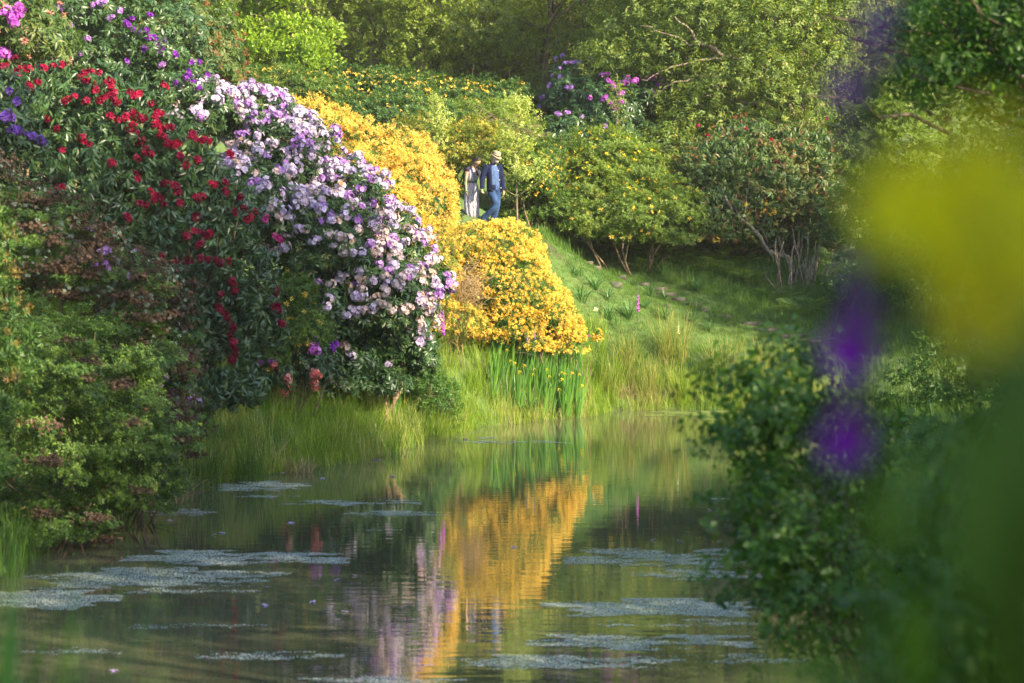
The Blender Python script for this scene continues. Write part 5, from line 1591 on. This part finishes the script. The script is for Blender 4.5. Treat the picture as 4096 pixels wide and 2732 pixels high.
def hand_joints(J, E, key, wrist, direc, palm_n, curl=.5, s=1.0):
    """palm, four unequal bent fingers and a thumb, appended to a skeleton"""
    d = np.array(direc, float); d /= np.linalg.norm(d); nrm = np.array(palm_n, float); nrm -= d * (nrm @ d); nrm /= np.linalg.norm(nrm)
    side = np.cross(d, nrm); w = np.array(wrist, float)
    J[key + 'palm'] = (w + d * .055 * s, (.034 * s, .018 * s)); E.append((key, key + 'palm'))
    for i, (off, L) in enumerate([(.030, .068), (.010, .078), (-.010, .072), (-.029, .056)]):
        k0 = w + d * .085 * s + side * off * s
        a = k0 + (d * math.cos(curl * .5) + nrm * math.sin(curl * .5)) * L * .5 * s
        b = a + (d * math.cos(curl * 1.5) + nrm * math.sin(curl * 1.5)) * L * .5 * s
        J[f'{key}k{i}'] = (k0, .0095 * s); J[f'{key}a{i}'] = (a, .0088 * s); J[f'{key}b{i}'] = (b, .007 * s)
        E += [(key + 'palm', f'{key}k{i}'), (f'{key}k{i}', f'{key}a{i}'), (f'{key}a{i}', f'{key}b{i}')]
    t0 = w + d * .035 * s + side * .036 * s; t1 = t0 + (d * .8 + side * .5 + nrm * .3) * .04 * s
    J[key + 't0'] = (t0, .011 * s); J[key + 't1'] = (t1, .009 * s)
    E += [(key + 'palm', key + 't0'), (key + 't0', key + 't1')]


def tubeclothes(name, paths, mat, parent, n=16):
    G = Geo()
    for pts, rad in paths:
        p = np.array(pts, float); m = len(p); t = np.linspace(0, m - 1, m * 4)
        q = np.stack([np.interp(t, range(m), p[:, k]) for k in range(3)], 1)
        for _ in range(2):
            q[1:-1] = (q[:-2] + 2 * q[1:-1] + q[2:]) / 4
        r = np.interp(t, range(m), rad) * (1 + .035 * np.sin(t * 9) + .02 * np.sin(t * 17))
        G.add(*tube(q, r, n))
    return G.build(name, M[mat], parent, smooth=True)


MY = 72.0
MO = P(1979, 893, MY); MO[2] = gz(MO[0], MO[1])[0] if abs(gz(MO[0], MO[1])[0] - MO[2]) < .12 else MO[2]
man = thing('person', 'man in navy work jacket, jeans and straw hat walking beside the woman', 'person', MO)
TN = .52     # turn of his shoulders out of the picture plane
lv = np.array([math.cos(TN), math.sin(TN), 0]); fv = np.array([math.sin(TN), -math.cos(TN), 0])
hipc = np.array([-.01, 0, .90]); shc = np.array([-.05, 0, 1.44])
Rs, Ls = shc - lv * .19, shc + lv * .19
Rh, Lh = hipc - lv * .085 - [0, 0, .04], hipc + lv * .085 - [0, 0, .04]
Rk, Ra = Rh + fv * .20 + [.02, 0, -.40], Rh + [-.20, -.02, -.77]
Lk, La = Lh + fv * .03 + [-.02, 0, -.41], Lh + [-.10, -.06, -.80]
Re, Rw = Rs + [-.10, -.02, -.31], Rs + [-.10, -.08, -.55]
Le, Lw = Ls + [.075, .03, -.32], Ls + [.10, -.05, -.58]
J = {'pelvis': (hipc, (.14, .10)), 'waist': (hipc + [-.01, 0, .18], (.13, .095)), 'chest': ((hipc + shc) / 2 + [0, 0, .14], (.145, .105)), 'neck0': (shc + [.01, -.01, .0], (.06, .055)), 'neck': (shc + fv * .03 + [.02, 0, .11], .052), 'skull': (shc + fv * .045 + [.035, 0, .18], .06),
     'rs': (Rs - [0, 0, .03], .040), 're': (Re, .038), 'rw': (Rw, .026), 'ls': (Ls - [0, 0, .03], .040), 'le': (Le, .042), 'lw': (Lw, .026),
     'rh': (Rh, .085), 'rk': (Rk, .058), 'ra': (Ra, .042), 'rt': (Ra + fv * .12 + [0, 0, -.05], .035), 'lh': (Lh, .085), 'lk': (Lk, .058), 'la': (La, .042), 'lt': (La + fv * .13 + [0, 0, -.05], .035)}
E = [('pelvis', 'waist'), ('waist', 'chest'), ('chest', 'neck0'), ('neck0', 'neck'), ('neck', 'skull'), ('neck0', 'rs'), ('rs', 're'), ('re', 'rw'), ('neck0', 'ls'), ('ls', 'le'), ('le', 'lw'), ('pelvis', 'rh'), ('rh', 'rk'), ('rk', 'ra'), ('ra', 'rt'), ('pelvis', 'lh'), ('lh', 'lk'), ('lk', 'la'), ('la', 'lt')]
hand_joints(J, E, 'rw', Rw, (.02, -.05, -1), (.9, -.4, 0), .9)
hand_joints(J, E, 'lw', Lw, (.25, -.2, -1), (-.8, .2, -.1), .7)
skinned('body', J, E, 'skin_m', man, 'pelvis')
hc = shc + fv * .07 + np.array([.045, 0, .215])
fm_dir = np.array([.80, -.60])
_, tf = head('head', hc, fm_dir, .42, .122, man, 'skin_m', .026)
cap_mesh(tf, 'hair', 'grey_hair', man, .9, 1.0, 1.05)
V, T = [], []
for i, z in enumerate(np.linspace(-.035, -.135, 7)):       # short grey beard along the jaw
    for j, a in enumerate(np.linspace(-1.5, 1.5, 15)):
        rr = 1 - .9 * max(0, -z - .085) / .09
        V.append([.088 * math.cos(a) * rr + (.012 if abs(a) < .5 else 0) + .006, .075 * math.sin(a) * rr, z + (.02 * abs(a) - .0)])
for i in range(6):
    for j in range(14):
        a = i * 15 + j
        T += [[a, a + 1, a + 16], [a, a + 16, a + 15]]
V = np.array(V); V = V[:]
Geo().add(tf(V), T).build('beard', M['grey_hair'], man, smooth=True)
for s in (-1, 1):
    th = np.linspace(0, 2 * math.pi, 9)[:-1]
    e = np.array([[.0935, s * .03 + .014 * math.cos(a), .012 + .007 * math.sin(a)] for a in th])
    Geo().add(tf(e), [[0, j, j + 1] for j in range(1, 7)]).build('eye', M['white_eye'], man)
# hat: crown with a pinched top, brim, band
def hat_part(rings, name, mat, n=32):
    V, T = [], []
    for (rx, ry, z, tip) in rings:
        for j in range(n):
            a = 2 * math.pi * j / n
            V.append([rx * math.cos(a) - .005, ry * math.sin(a), z + tip * math.cos(a) + (abs(tip) * .6 + .004) * abs(math.sin(a)) ** 3 * (1 if tip else 0)])
    for i in range(len(rings) - 1):
        for j in range(n):
            a, b = i * n + j, i * n + (j + 1) % n
            T += [[a, b, b + n], [a, b + n, a + n]]
    return Geo().add(tf(np.array(V)), T).build(name, M[mat], man, smooth=True)
hat_part([(.150, .125, .040, -.016), (.152, .127, .046, -.016), (.106, .088, .058, -.004), (.102, .084, .100, 0), (.094, .076, .145, .006), (.082, .06, .162, .008), (.05, .03, .150, .006), (.01, .006, .142, 0)], 'hat', 'straw')
hat_part([(.1085, .0905, .058, -.003), (.1065, .0885, .086, 0)], 'hat_band', 'band')
# shirt, jacket, jeans
tn = TN
def tr_(z, f=0.0, x=0.0):
    t = (z - hipc[2]) / (shc[2] - hipc[2])
    return hipc + (shc - hipc) * t + fv * f + np.array([x, 0, 0])
R_ = [(.86, .155, .115), (.95, .155, .115), (1.08, .15, .112), (1.2, .158, .12), (1.32, .17, .118), (1.40, .165, .10), (1.455, .12, .078), (1.49, .068, .06)]
Geo().add(*loft([(tr_(z, .012), a, b, tn) for z, a, b in R_], 28, .02, 5)).build('shirt', M['chambray'], man, smooth=True)
# jacket as an open shell round the back and sides
V, T = [], []
n = 26
JR = [(.80, .215, .165), (.90, .205, .155), (1.0, .192, .148), (1.1, .185, .142), (1.22, .19, .142), (1.34, .198, .138), (1.42, .185, .118), (1.47, .13, .085), (1.505, .085, .07)]
for i, (z, a, b) in enumerate(JR):
    gap_ = .62 + .22 * math.sin(i * .8) * .3 - (.12 if i > 6 else 0)
    for j in range(n):
        ang = -math.pi / 2 + gap_ + (2 * math.pi - 2 * gap_) * j / (n - 1)
        rr = 1 + .03 * math.sin(j * 1.3 + i * .9) + .02 * math.sin(j * 2.9 + i)
        x, y = a * rr * math.cos(ang), b * rr * math.sin(ang)
        c = tr_(z)
        V.append([c[0] + x * math.cos(tn) - y * math.sin(tn), c[1] + x * math.sin(tn) + y * math.cos(tn), z])
for i in range(len(JR) - 1):
    for j in range(n - 1):
        a = i * n + j
        T += [[a, a + 1, a + n + 1], [a, a + n + 1, a + n]]
jk = Geo().add(V, T).build('jacket', M['navy'], man, smooth=True)
sd = jk.modifiers.new('cloth', 'SOLIDIFY'); sd.thickness = .012
V = np.array(V)
for i in range(1, 8):
    e = V[i * n]
    th = np.linspace(0, 2 * math.pi, 9)[:-1]
    dsk = np.array([e + lv * (-.018) + fv * .012 + lv * .011 * math.cos(a) + np.array([0, 0, .011 * math.sin(a)]) for a in th])
    if i % 2:
        Geo().add(dsk, [[0, j, j + 1] for j in range(1, 7)]).build('button', M['button'], man)
for s_, (cx, z0) in enumerate([(-.10, .86)]):
    c = tr_(z0) + lv * cx + fv * .150
    q = np.array([c + lv * dx + np.array([0, 0, dz]) + fv * o_ for dx, dz, o_ in [(-.055, -.0, -.045), (.055, 0, -.02), (.055, .12, -.02), (-.055, .12, -.045)]])
    Geo().add(np.concatenate([q, q + fv * .012]), [[4, 5, 6], [4, 6, 7], [0, 1, 5], [0, 5, 4], [1, 2, 6], [1, 6, 5], [2, 3, 7], [2, 7, 6], [3, 0, 4], [3, 4, 7]]).build('pocket', M['navy'], man)
tubeclothes('sleeve', [([Rs + [.035, 0, .015], Rs + [-.02, 0, -.03], Re, Rw + [0, 0, .02], Rw + [0, 0, -.012]], [.085, .082, .068, .058, .060])], 'navy', man)
tubeclothes('sleeve', [([Ls + [-.035, 0, .015], Ls + [.02, 0, -.03], Le, Lw + [0, 0, .02], Lw + [0, 0, -.012]], [.083, .08, .066, .056, .058])], 'navy', man)
Geo().add(*loft([(shc + fv * .01 + [0, 0, .03], .088, .078, tn), (shc + fv * .02 + [.01, 0, .09], .078, .072, tn)])).build('collar', M['navy'], man, smooth=True)
tubeclothes('trousers', [([hipc + [0, 0, .02], hipc * .45 + Rh * .55 + [0, 0, .0], Rh + [0, 0, -.08], (Rh + Rk) / 2 + fv * .01, Rk + fv * .012, (Rk + Ra) / 2, Ra + [0, 0, .06], Ra + [0, 0, -.035]], [.13, .125, .108, .092, .078, .074, .078, .084]),
                         ([hipc + [0, 0, .02], hipc * .45 + Lh * .55 + [0, 0, .0], Lh + [0, 0, -.08], (Lh + Lk) / 2 + fv * .005, Lk + fv * .008, (Lk + La) / 2, La + [0, 0, .06], La + [0, 0, -.035]], [.13, .125, .105, .090, .077, .074, .078, .084])], 'jeans', man, 20)
for a in (Ra, La):
    tubeclothes('shoe', [([a + [0, 0, -.03] - fv * .04, a + fv * .03 + [0, 0, -.04], a + fv * .12 + [0, 0, -.055], a + fv * .19 + [0, 0, -.06]], [.045, .048, .042, .026])], 'brown', man)

# the woman
WO = np.array([P(1889, 889, 72.25)[0], 72.25, MO[2] + .0]); WO[2] = max(gz(WO[0], WO[1])[0], MO[2] - .02)
WO[2] = MO[2] + .0
wom = thing('person', 'woman in a long patterned sleeveless dress with dark plaited hair, holding his hand', 'person', WO)
TN = .60; tn = TN
lv = np.array([math.cos(TN), math.sin(TN), 0]); fv = np.array([math.sin(TN), -math.cos(TN), 0])
hipc = np.array([.0, 0, .92]); shc = np.array([.02, 0, 1.37])
Rs, Ls = shc - lv * .165, shc + lv * .165
Re, Rw = Rs + [-.045, -.01, -.28], Rs + [-.035, -.06, -.51]
Rh_m = MO + (man and (np.array([0, 0, 0]))) 
mh = MO + (np.array([-.05, 0, 1.44]) - np.array([math.cos(.52), math.sin(.52), 0]) * .19 + [-.10, -.08, -.55]) + [.01, .03, -.075] - WO
Le, Lw = (Ls + mh) / 2 + [.02, .06, -.05], mh + [-.015, .03, .05]
Rk, Ra = hipc + [-.08, -.1, -.46], hipc + [-.08, -.06, -.86]
Lk, La = hipc + [.08, -.02, -.46], hipc + [.10, -.02, -.86]
J = {'pelvis': (hipc, (.14, .10)), 'waist': (hipc + [0, 0, .14], (.105, .08)), 'chest': (shc + [-.01, 0, -.14], (.12, .095)), 'neck0': (shc + [.0, 0, .02], (.062, .052)), 'neck': (shc + fv * .025 + [.02, 0, .1], .041), 'skull': (shc + fv * .05 + [.045, 0, .17], .05),
     'rs': (Rs, .046), 're': (Re, .034), 'rw': (Rw, .021), 'ls': (Ls, .046), 'le': (Le, .034), 'lw': (Lw, .021),
     'rh': (hipc + [-.07, 0, -.05], .085), 'rk': (Rk, .052), 'ra': (Ra, .032), 'rt': (Ra + fv * .11 + [0, 0, -.04], .028), 'lh': (hipc + [.07, 0, -.05], .085), 'lk': (Lk, .052), 'la': (La, .032), 'lt': (La + fv * .11 + [0, 0, -.04], .028)}
hand_joints(J, E2 := [('pelvis', 'waist'), ('waist', 'chest'), ('chest', 'neck0'), ('neck0', 'neck'), ('neck', 'skull'), ('neck0', 'rs'), ('rs', 're'), ('re', 'rw'), ('neck0', 'ls'), ('ls', 'le'), ('le', 'lw'), ('pelvis', 'rh'), ('rh', 'rk'), ('rk', 'ra'), ('ra', 'rt'), ('pelvis', 'lh'), ('lh', 'lk'), ('lk', 'la'), ('la', 'lt')], 'rw', Rw, (.06, -.05, -1), (.8, .3, 0), .5, .92)
hand_joints(J, E2, 'lw', Lw, (.2, -.3, -1), (.3, -.9, 0), 1.0, .92)
skinned('body', J, E2, 'skin_w', wom, 'pelvis')
hc = shc + fv * .085 + np.array([.06, 0, .205])
_, tf = head('head', hc, np.array([.86, -.51]), .50, .112, wom, 'skin_w', .018)
cap_mesh(tf, 'hair', 'hair', wom, 1.05, .98, 1.15)
for s in (-1, 1):
    e = np.array([[.0935, s * .03 + .013 * math.cos(a), .010 + .006 * math.sin(a)] for a in np.linspace(0, 2 * math.pi, 9)[:-1]])
    Geo().add(tf(e), [[0, j, j + 1] for j in range(1, 7)]).build('eye', M['white_eye'], wom)
nape = tf(np.array([[-.085, -.02, -.045]]))[0]
br = [nape, nape + [-.012, -.05, -.07], nape + [.02, -.13, -.13], nape + [.06, -.17, -.21], nape + [.09, -.175, -.30], nape + [.105, -.17, -.36]]
G = Geo()
bq = np.stack([np.interp(np.linspace(0, 5, 26), range(6), np.array(br)[:, k]) for k in range(3)], 1)
for ph in (0, 2.1, 4.2):
    off = np.stack([np.sin(np.arange(26) * .9 + ph), np.cos(np.arange(26) * .9 + ph) * .4, np.zeros(26)], 1) * .012
    G.add(*tube(bq + off, np.linspace(.021, .012, 26), 7))
G.build('plait', M['hair'], wom, smooth=True)
W_ = [(.09, .125, .10, .02, 0), (.14, .155, .13, .015, -.01), (.30, .185, .155, -.005, 0), (.5, .195, .165, -.015, .01), (.7, .19, .16, -.015, 0), (.86, .178, .15, -.005, 0), (.96, .155, .125, 0, 0), (1.045, .12, .10, .0, 0),
      (1.06, .125, .105, 0, 0), (1.13, .145, .12, .005, 0), (1.22, .152, .125, .01, 0), (1.30, .150, .112, .015, 0), (1.365, .135, .085, .02, 0), (1.40, .085, .062, .02, 0)]
fd = [.09, .085, .07, .06, .05, .04, .03, .012, .012, .03, .025, .02, .01, .0]
Geo().add(*loft([([hipc[0] + dx, dy, z], a, b, tn) for z, a, b, dx, dy in W_], 72, fd, 11)).build('dress', M['dress'], wom, smooth=True)
Geo().add(*loft([([hipc[0], 0, 1.035], .131, .110, tn), ([hipc[0], 0, 1.065], .133, .112, tn)], 36)).build('belt', M['black'], wom, smooth=True)
G = Geo()
for s, a in ((-1, Rs), (1, Ls)):
    G.add(*tube([a + lv * s * .02 + [0, 0, -.045], a + [0, 0, .005], a - lv * s * .05 + [0, 0, .035], a - lv * s * .095 + [0, 0, .05]], [.055, .057, .045, .03], 14))
G.build('cap_sleeves', M['band'], wom, smooth=True)
for a in (Ra, La):
    tubeclothes('shoe', [([a + [0, 0, -.02] - fv * .03, a + fv * .04 + [0, 0, -.035], a + fv * .12 + [0, 0, -.045], a + fv * .17 + [0, 0, -.05]], [.034, .036, .032, .02])], 'brown', wom)

# ---------------------------------------------------------------- close to the camera, out of focus
t, Lb, base = None, None, None
AL = Lobes([(3000, 1640, 18, 150, 150, .28), (3200, 1560, 18.3, 190, 150, .3), (3060, 1800, 17.8, 200, 140, .3), (3000, 1980, 17.8, 130, 140, .25), (3200, 1900, 18, 220, 240, .35), (3120, 2180, 17.8, 190, 150, .3), (3300, 2250, 18, 180, 220, .35), (2960, 2200, 17.6, 90, 90, .2), (3180, 2420, 17.7, 170, 90, .25), (3350, 1750, 18.5, 150, 250, .3), (3500, 2050, 18.6, 200, 300, .35), (3480, 2480, 18.4, 230, 200, .35), (3720, 2300, 19, 220, 350, .4)])
base = np.array([2.5, 18.8, gz(2.5, 18.8)[0] - .05])
t = thing('alder_bush', 'dark green alder bush reaching over the water on the near right', 'bush', base)
pos, nr = AL.clumped(1500, 9, .09, .2, 1.2, .7, -1, .6)
G = Geo(); place(G, TW['alder'], pos, near(nr + np.array([-.3, 0, 0]), .2, .5), RNG.uniform(.75, 1.15, len(pos))); G.build('foliage', M['shrubfg'], t, origin=base)
G = Geo()
for c, r in zip(AL.C, AL.R):
    for k in range(3):
        e = c + r * norm(RNG.normal(size=3)) * .9
        p = wander(base + RNG.normal(0, .1, 3) * [1, 1, 0], e, 8, .14, .05)
        G.add(*tube(p, np.linspace(.011, .002, 8), 5))
for a, b_ in [((3150, 1880), (2775, 1820)), ((3150, 2400), (2830, 2330)), ((3200, 2520), (2930, 2390))]:
    p = wander(P(*a, 18), P(*b_, 17.8), 8, .08, .03); G.add(*tube(p, np.linspace(.008, .002, 8), 5))
    GG = Geo(); place(GG, TW['alder'], p[2:] + RNG.normal(0, .02, p[2:].shape), np.tile(p[-1] - p[0], (6, 1)) + RNG.normal(0, .2, (6, 3)), .7); GG.build('foliage', M['shrubfg'], t, origin=base)
G.build('branches', M['bark'], t, origin=base, smooth=True)

# oak bough hanging in at the top right
base = np.array([7.5, 26, gz(7.5, 26)[0] - .1])
BO = Lobes([(3750, 90, 25, 220, 90, .5), (3950, 200, 25, 200, 130, .6), (3640, 300, 24.6, 100, 60, .3), (3800, 330, 24.8, 170, 80, .4), (4080, 350, 25, 170, 120, .5), (3600, 30, 24.6, 100, 50, .3), (3900, -80, 25.5, 350, 120, .8), (4250, 50, 26, 250, 400, 1.0)])
t = thing('oak_tree', 'shaded oak bough hanging into the top right corner, out of focus', 'tree', base)
pos, nr = BO.sample(900, .3, 1.08, .8, False, -1)
G = Geo(); place(G, TW['broad'], pos, near(nr, -.1, .6), RNG.uniform(.7, 1.0, len(pos))); G.build('crown', M['shrubfg'], t, origin=base)
G = Geo(); limbs(G, base, P(4500, -500, 26), [c for c in BO.C], .16, 3, low=.5); G.build('trunk', M['bark'], t, origin=base, smooth=True)


def petal_cup(n, R, cup=.35, w=.9, seg=7):
    """n broad rounded petals round +Z"""
    out = []
    for p in range(n):
        V, T = [], []
        for i in range(seg):
            u = i / (seg - 1)
            ww = R * w * math.sin(math.pi * (.12 + .80 * u)) ** .8 * .5
            for j in range(5):
                s = (j - 2) / 2
                V.append([R * (.08 + .92 * u), ww * s, R * (cup * u * u + .12 * s * s * (1 - u) + .03 * math.sin(7 * u + j + p))])
        for i in range(seg - 1):
            for j in range(4):
                a = i * 5 + j; T += [[a, a + 1, a + 6], [a, a + 6, a + 5]]
        out.append((rotv(np.array(V), 'z', 2 * math.pi * p / n + .1), np.array(T), random.random()))
    return out


def near_flower(name, label, cat, spots, foot, stem_mat, petal_mat, group=None, npet=5, cup=.35, leafs=(), stem_r=.004, inter=None):
    b = np.array([*foot, gz(*foot)[0]])
    t = thing(name, label, cat, b, group)
    for (px, py, Y, R, d) in spots:
        c = P(px, py, Y)
        mid = (b + c) / 2 + np.array([.04, .03, .1]) if inter is None else P(*inter)
        p = np.array([b, mid, c]); tt = np.linspace(0, 2, 12); q = np.stack([np.interp(tt, range(3), p[:, k]) for k in range(3)], 1)
        for _ in range(3):
            q[1:-1] = (q[:-2] + q[1:-1] * 2 + q[2:]) / 4
        Geo().add(*tube(q, np.linspace(stem_r * 1.4, stem_r, 12), 7)).build('stem', M[stem_mat], t, origin=b, smooth=True)
        Rm = frames(np.array([d]), np.array([.4]))[0]
        for v, tr, r in petal_cup(npet, R, cup):
            Geo().add(v @ Rm.T + c, tr, r).build('petal', M[petal_mat], t, origin=b, smooth=True)
    for (px, py, Y, L_, Wd, d, roll) in leafs:
        v, tr = leaf(L_, Wd, ((.15, .7), (.35, 1.0), (.6, .95), (.85, .5)), .25, .1)
        Rm = np.array(Vector(d).to_track_quat('X', 'Z').to_matrix())
        v = rotv(v, 'x', roll)
        Geo().add(v @ Rm.T + P(px, py, Y), tr, .5).build('leaf', M[stem_mat], t, origin=b, smooth=True)
    return t


M['fg_green'] = leafmat('near_leaf', [(0, (.07, .14, .015)), (1, (.13, .22, .025))], .4)
M['fg_dark'] = leafmat('near_leaf_dark', [(0, (.04, .075, .01)), (1, (.07, .12, .015))], .3)
M['fg_yellow'] = leafmat('near_yellow_petal', [(0, (.82, .68, .01)), (.6, (.84, .72, .01)), (1, (.82, .58, .01))], .4, .5, .2, (1, 1, .5))
M['fg_purple'] = leafmat('near_purple_petal', [(0, (.22, .01, .38)), (1, (.32, .02, .5))], .3, .5, .2, (1, 1, 1))
near_flower('yellow_poppy', 'large blurred yellow flower close to the camera at the right edge', 'flower', [(3650, 850, 1.45, .030, (-.4, -1, .35)), (3910, 930, 1.4, .042, (.1, -1, .3))], (.38, 1.5), 'fg_green', 'fg_yellow',
            leafs=[(4010, 2200, 1.4, .13, .035, (.1, 0, -1), 1.2), (3900, 2500, 1.4, .14, .05, (.2, 0, 1), 1.4)])
near_flower('yellow_poppy', 'second blurred yellow flower, deeper gold, hanging lower at the right edge', 'flower', [(3960, 1170, 1.3, .030, (.2, -1, -.2))], (.37, 1.3), 'fg_dark', 'fg_yellow', leafs=[(4060, 1700, 1.25, .16, .032, (.05, 0, -1), 1.3), (4060, 2250, 1.25, .16, .034, (.02, 0, -1), 1.3)])
near_flower('yellow_poppy', 'pale blurred yellow flower at the upper right edge, nearest the camera', 'flower', [(3960, 630, .98, .014, (-.1, -1, .5))], (.25, 1.0), 'fg_green', 'fg_yellow', stem_r=.003)
near_flower('purple_spike', 'blurred purple flower spike standing close to the camera on the right', 'flower',
            [(3400, 1415, 2.1, .021, (-.3, -1, .2)), (3385, 1760, 2.1, .021, (-.3, -1, .0)), (3400, 350, 2.1, .015, (-.6, -1, .2)), (3520, 60, 2.1, .012, (-.2, -1, .3)), (3495, 220, 2.1, .010, (.2, -1, .3)), (3440, 1240, 2.1, .011, (-.2, -1, .3)), (3430, 560, 2.1, .007, (-.4, -1, .3)), (3420, 1080, 2.1, .007, (-.4, -1, .1)), (3400, 1590, 2.1, .009, (-.4, -1, 0)), (3460, 130, 2.1, .008, (-.4, -1, .2))],
            (.28, 2.1), 'fg_green', 'fg_purple', npet=5, cup=.7, inter=(3490, 900, 2.12), stem_r=.0028, leafs=[(3600, 2150, 2.0, .07, .022, (.1, 0, 1), 1.3), (3420, 1980, 2.0, .06, .02, (.6, 0, -.5), 1.3), (3000, 2725, 1.9, .10, .02, (1, 0, .12), .9), (3640, 2350, 2.0, .09, .03, (.15, 0, -1), 1.2)])
for i, (px, py, Y, L_, d, lb) in enumerate([(-60, 3000, 3.2, .34, (.10, 0, 1), 'blurred dark grass blade at the lower left corner'), (20, 3100, 3.0, .22, (-.1, 0, 1), 'shorter blurred grass blade at the lower left corner')]):
    a = P(px, py, Y); b = a.copy(); b[2] = gz(a[0], a[1])[0]
    v, tr = blade(a[2] - b[2] + L_, .05, .02, .03, 4)
    o = Geo().add(v + b, tr, .3).build('grass_tuft', M['fg_dark'])
    tag(o, lb, 'grass')

# leafy growth a few metres off, between the flowers and the water
NS = Lobes([(4020, 2050, 7.5, 230, 420, .25), (3800, 2450, 7.3, 260, 300, .22), (4150, 1600, 7.8, 200, 300, .25), (3650, 2720, 7.1, 220, 160, .2), (3950, 2750, 7.2, 300, 200, .25)])
base = np.array([1.35, 7.6, gz(1.35, 7.6)[0] - .03])
t = thing('shrub', 'dark blurred shrub filling the lower right corner near the camera', 'shrub', base)
pos, nr = NS.clumped(900, 9, .05, .2, 1.1, .8, -1, .7)
G = Geo(); place(G, TW['alder'], pos, near(nr, .3, .5), RNG.uniform(.4, .7, len(pos))); G.build('foliage', M['shrubfg'], t, origin=base)
G = Geo()
for c, r in zip(NS.C, NS.R):
    for k in range(3):
        G.add(*tube(wander(base, c + r * norm(RNG.normal(size=3)) * .8, 7, .12), np.linspace(.008, .002, 7), 5))
G.build('branches', M['twig'], t, origin=base, smooth=True)

# evening haze: one closed box round everything
hz = bpy.data.materials.new('haze')
hz.use_nodes = True
N = hz.node_tree.nodes
N.remove(N['Principled BSDF'])
pv = N.new('ShaderNodeVolumePrincipled')
pv.inputs['Color'].default_value = (1, .93, .78, 1)
pv.inputs['Density'].default_value = .0003
pv.inputs['Anisotropy'].default_value = 0
hz.node_tree.links.new(pv.outputs[0], N['Material Output'].inputs['Volume'])
V = [[x, y, z] for x in (-170, 170) for y in (-70, 460) for z in (-2.6, 60)]
o = obj('haze', mesh('haze', V, [[0, 1, 3, 2], [4, 6, 7, 5], [0, 4, 5, 1], [2, 3, 7, 6], [0, 2, 6, 4], [1, 5, 7, 3]], hz), kind='stuff')
o['label'] = 'thin warm evening haze over the garden'
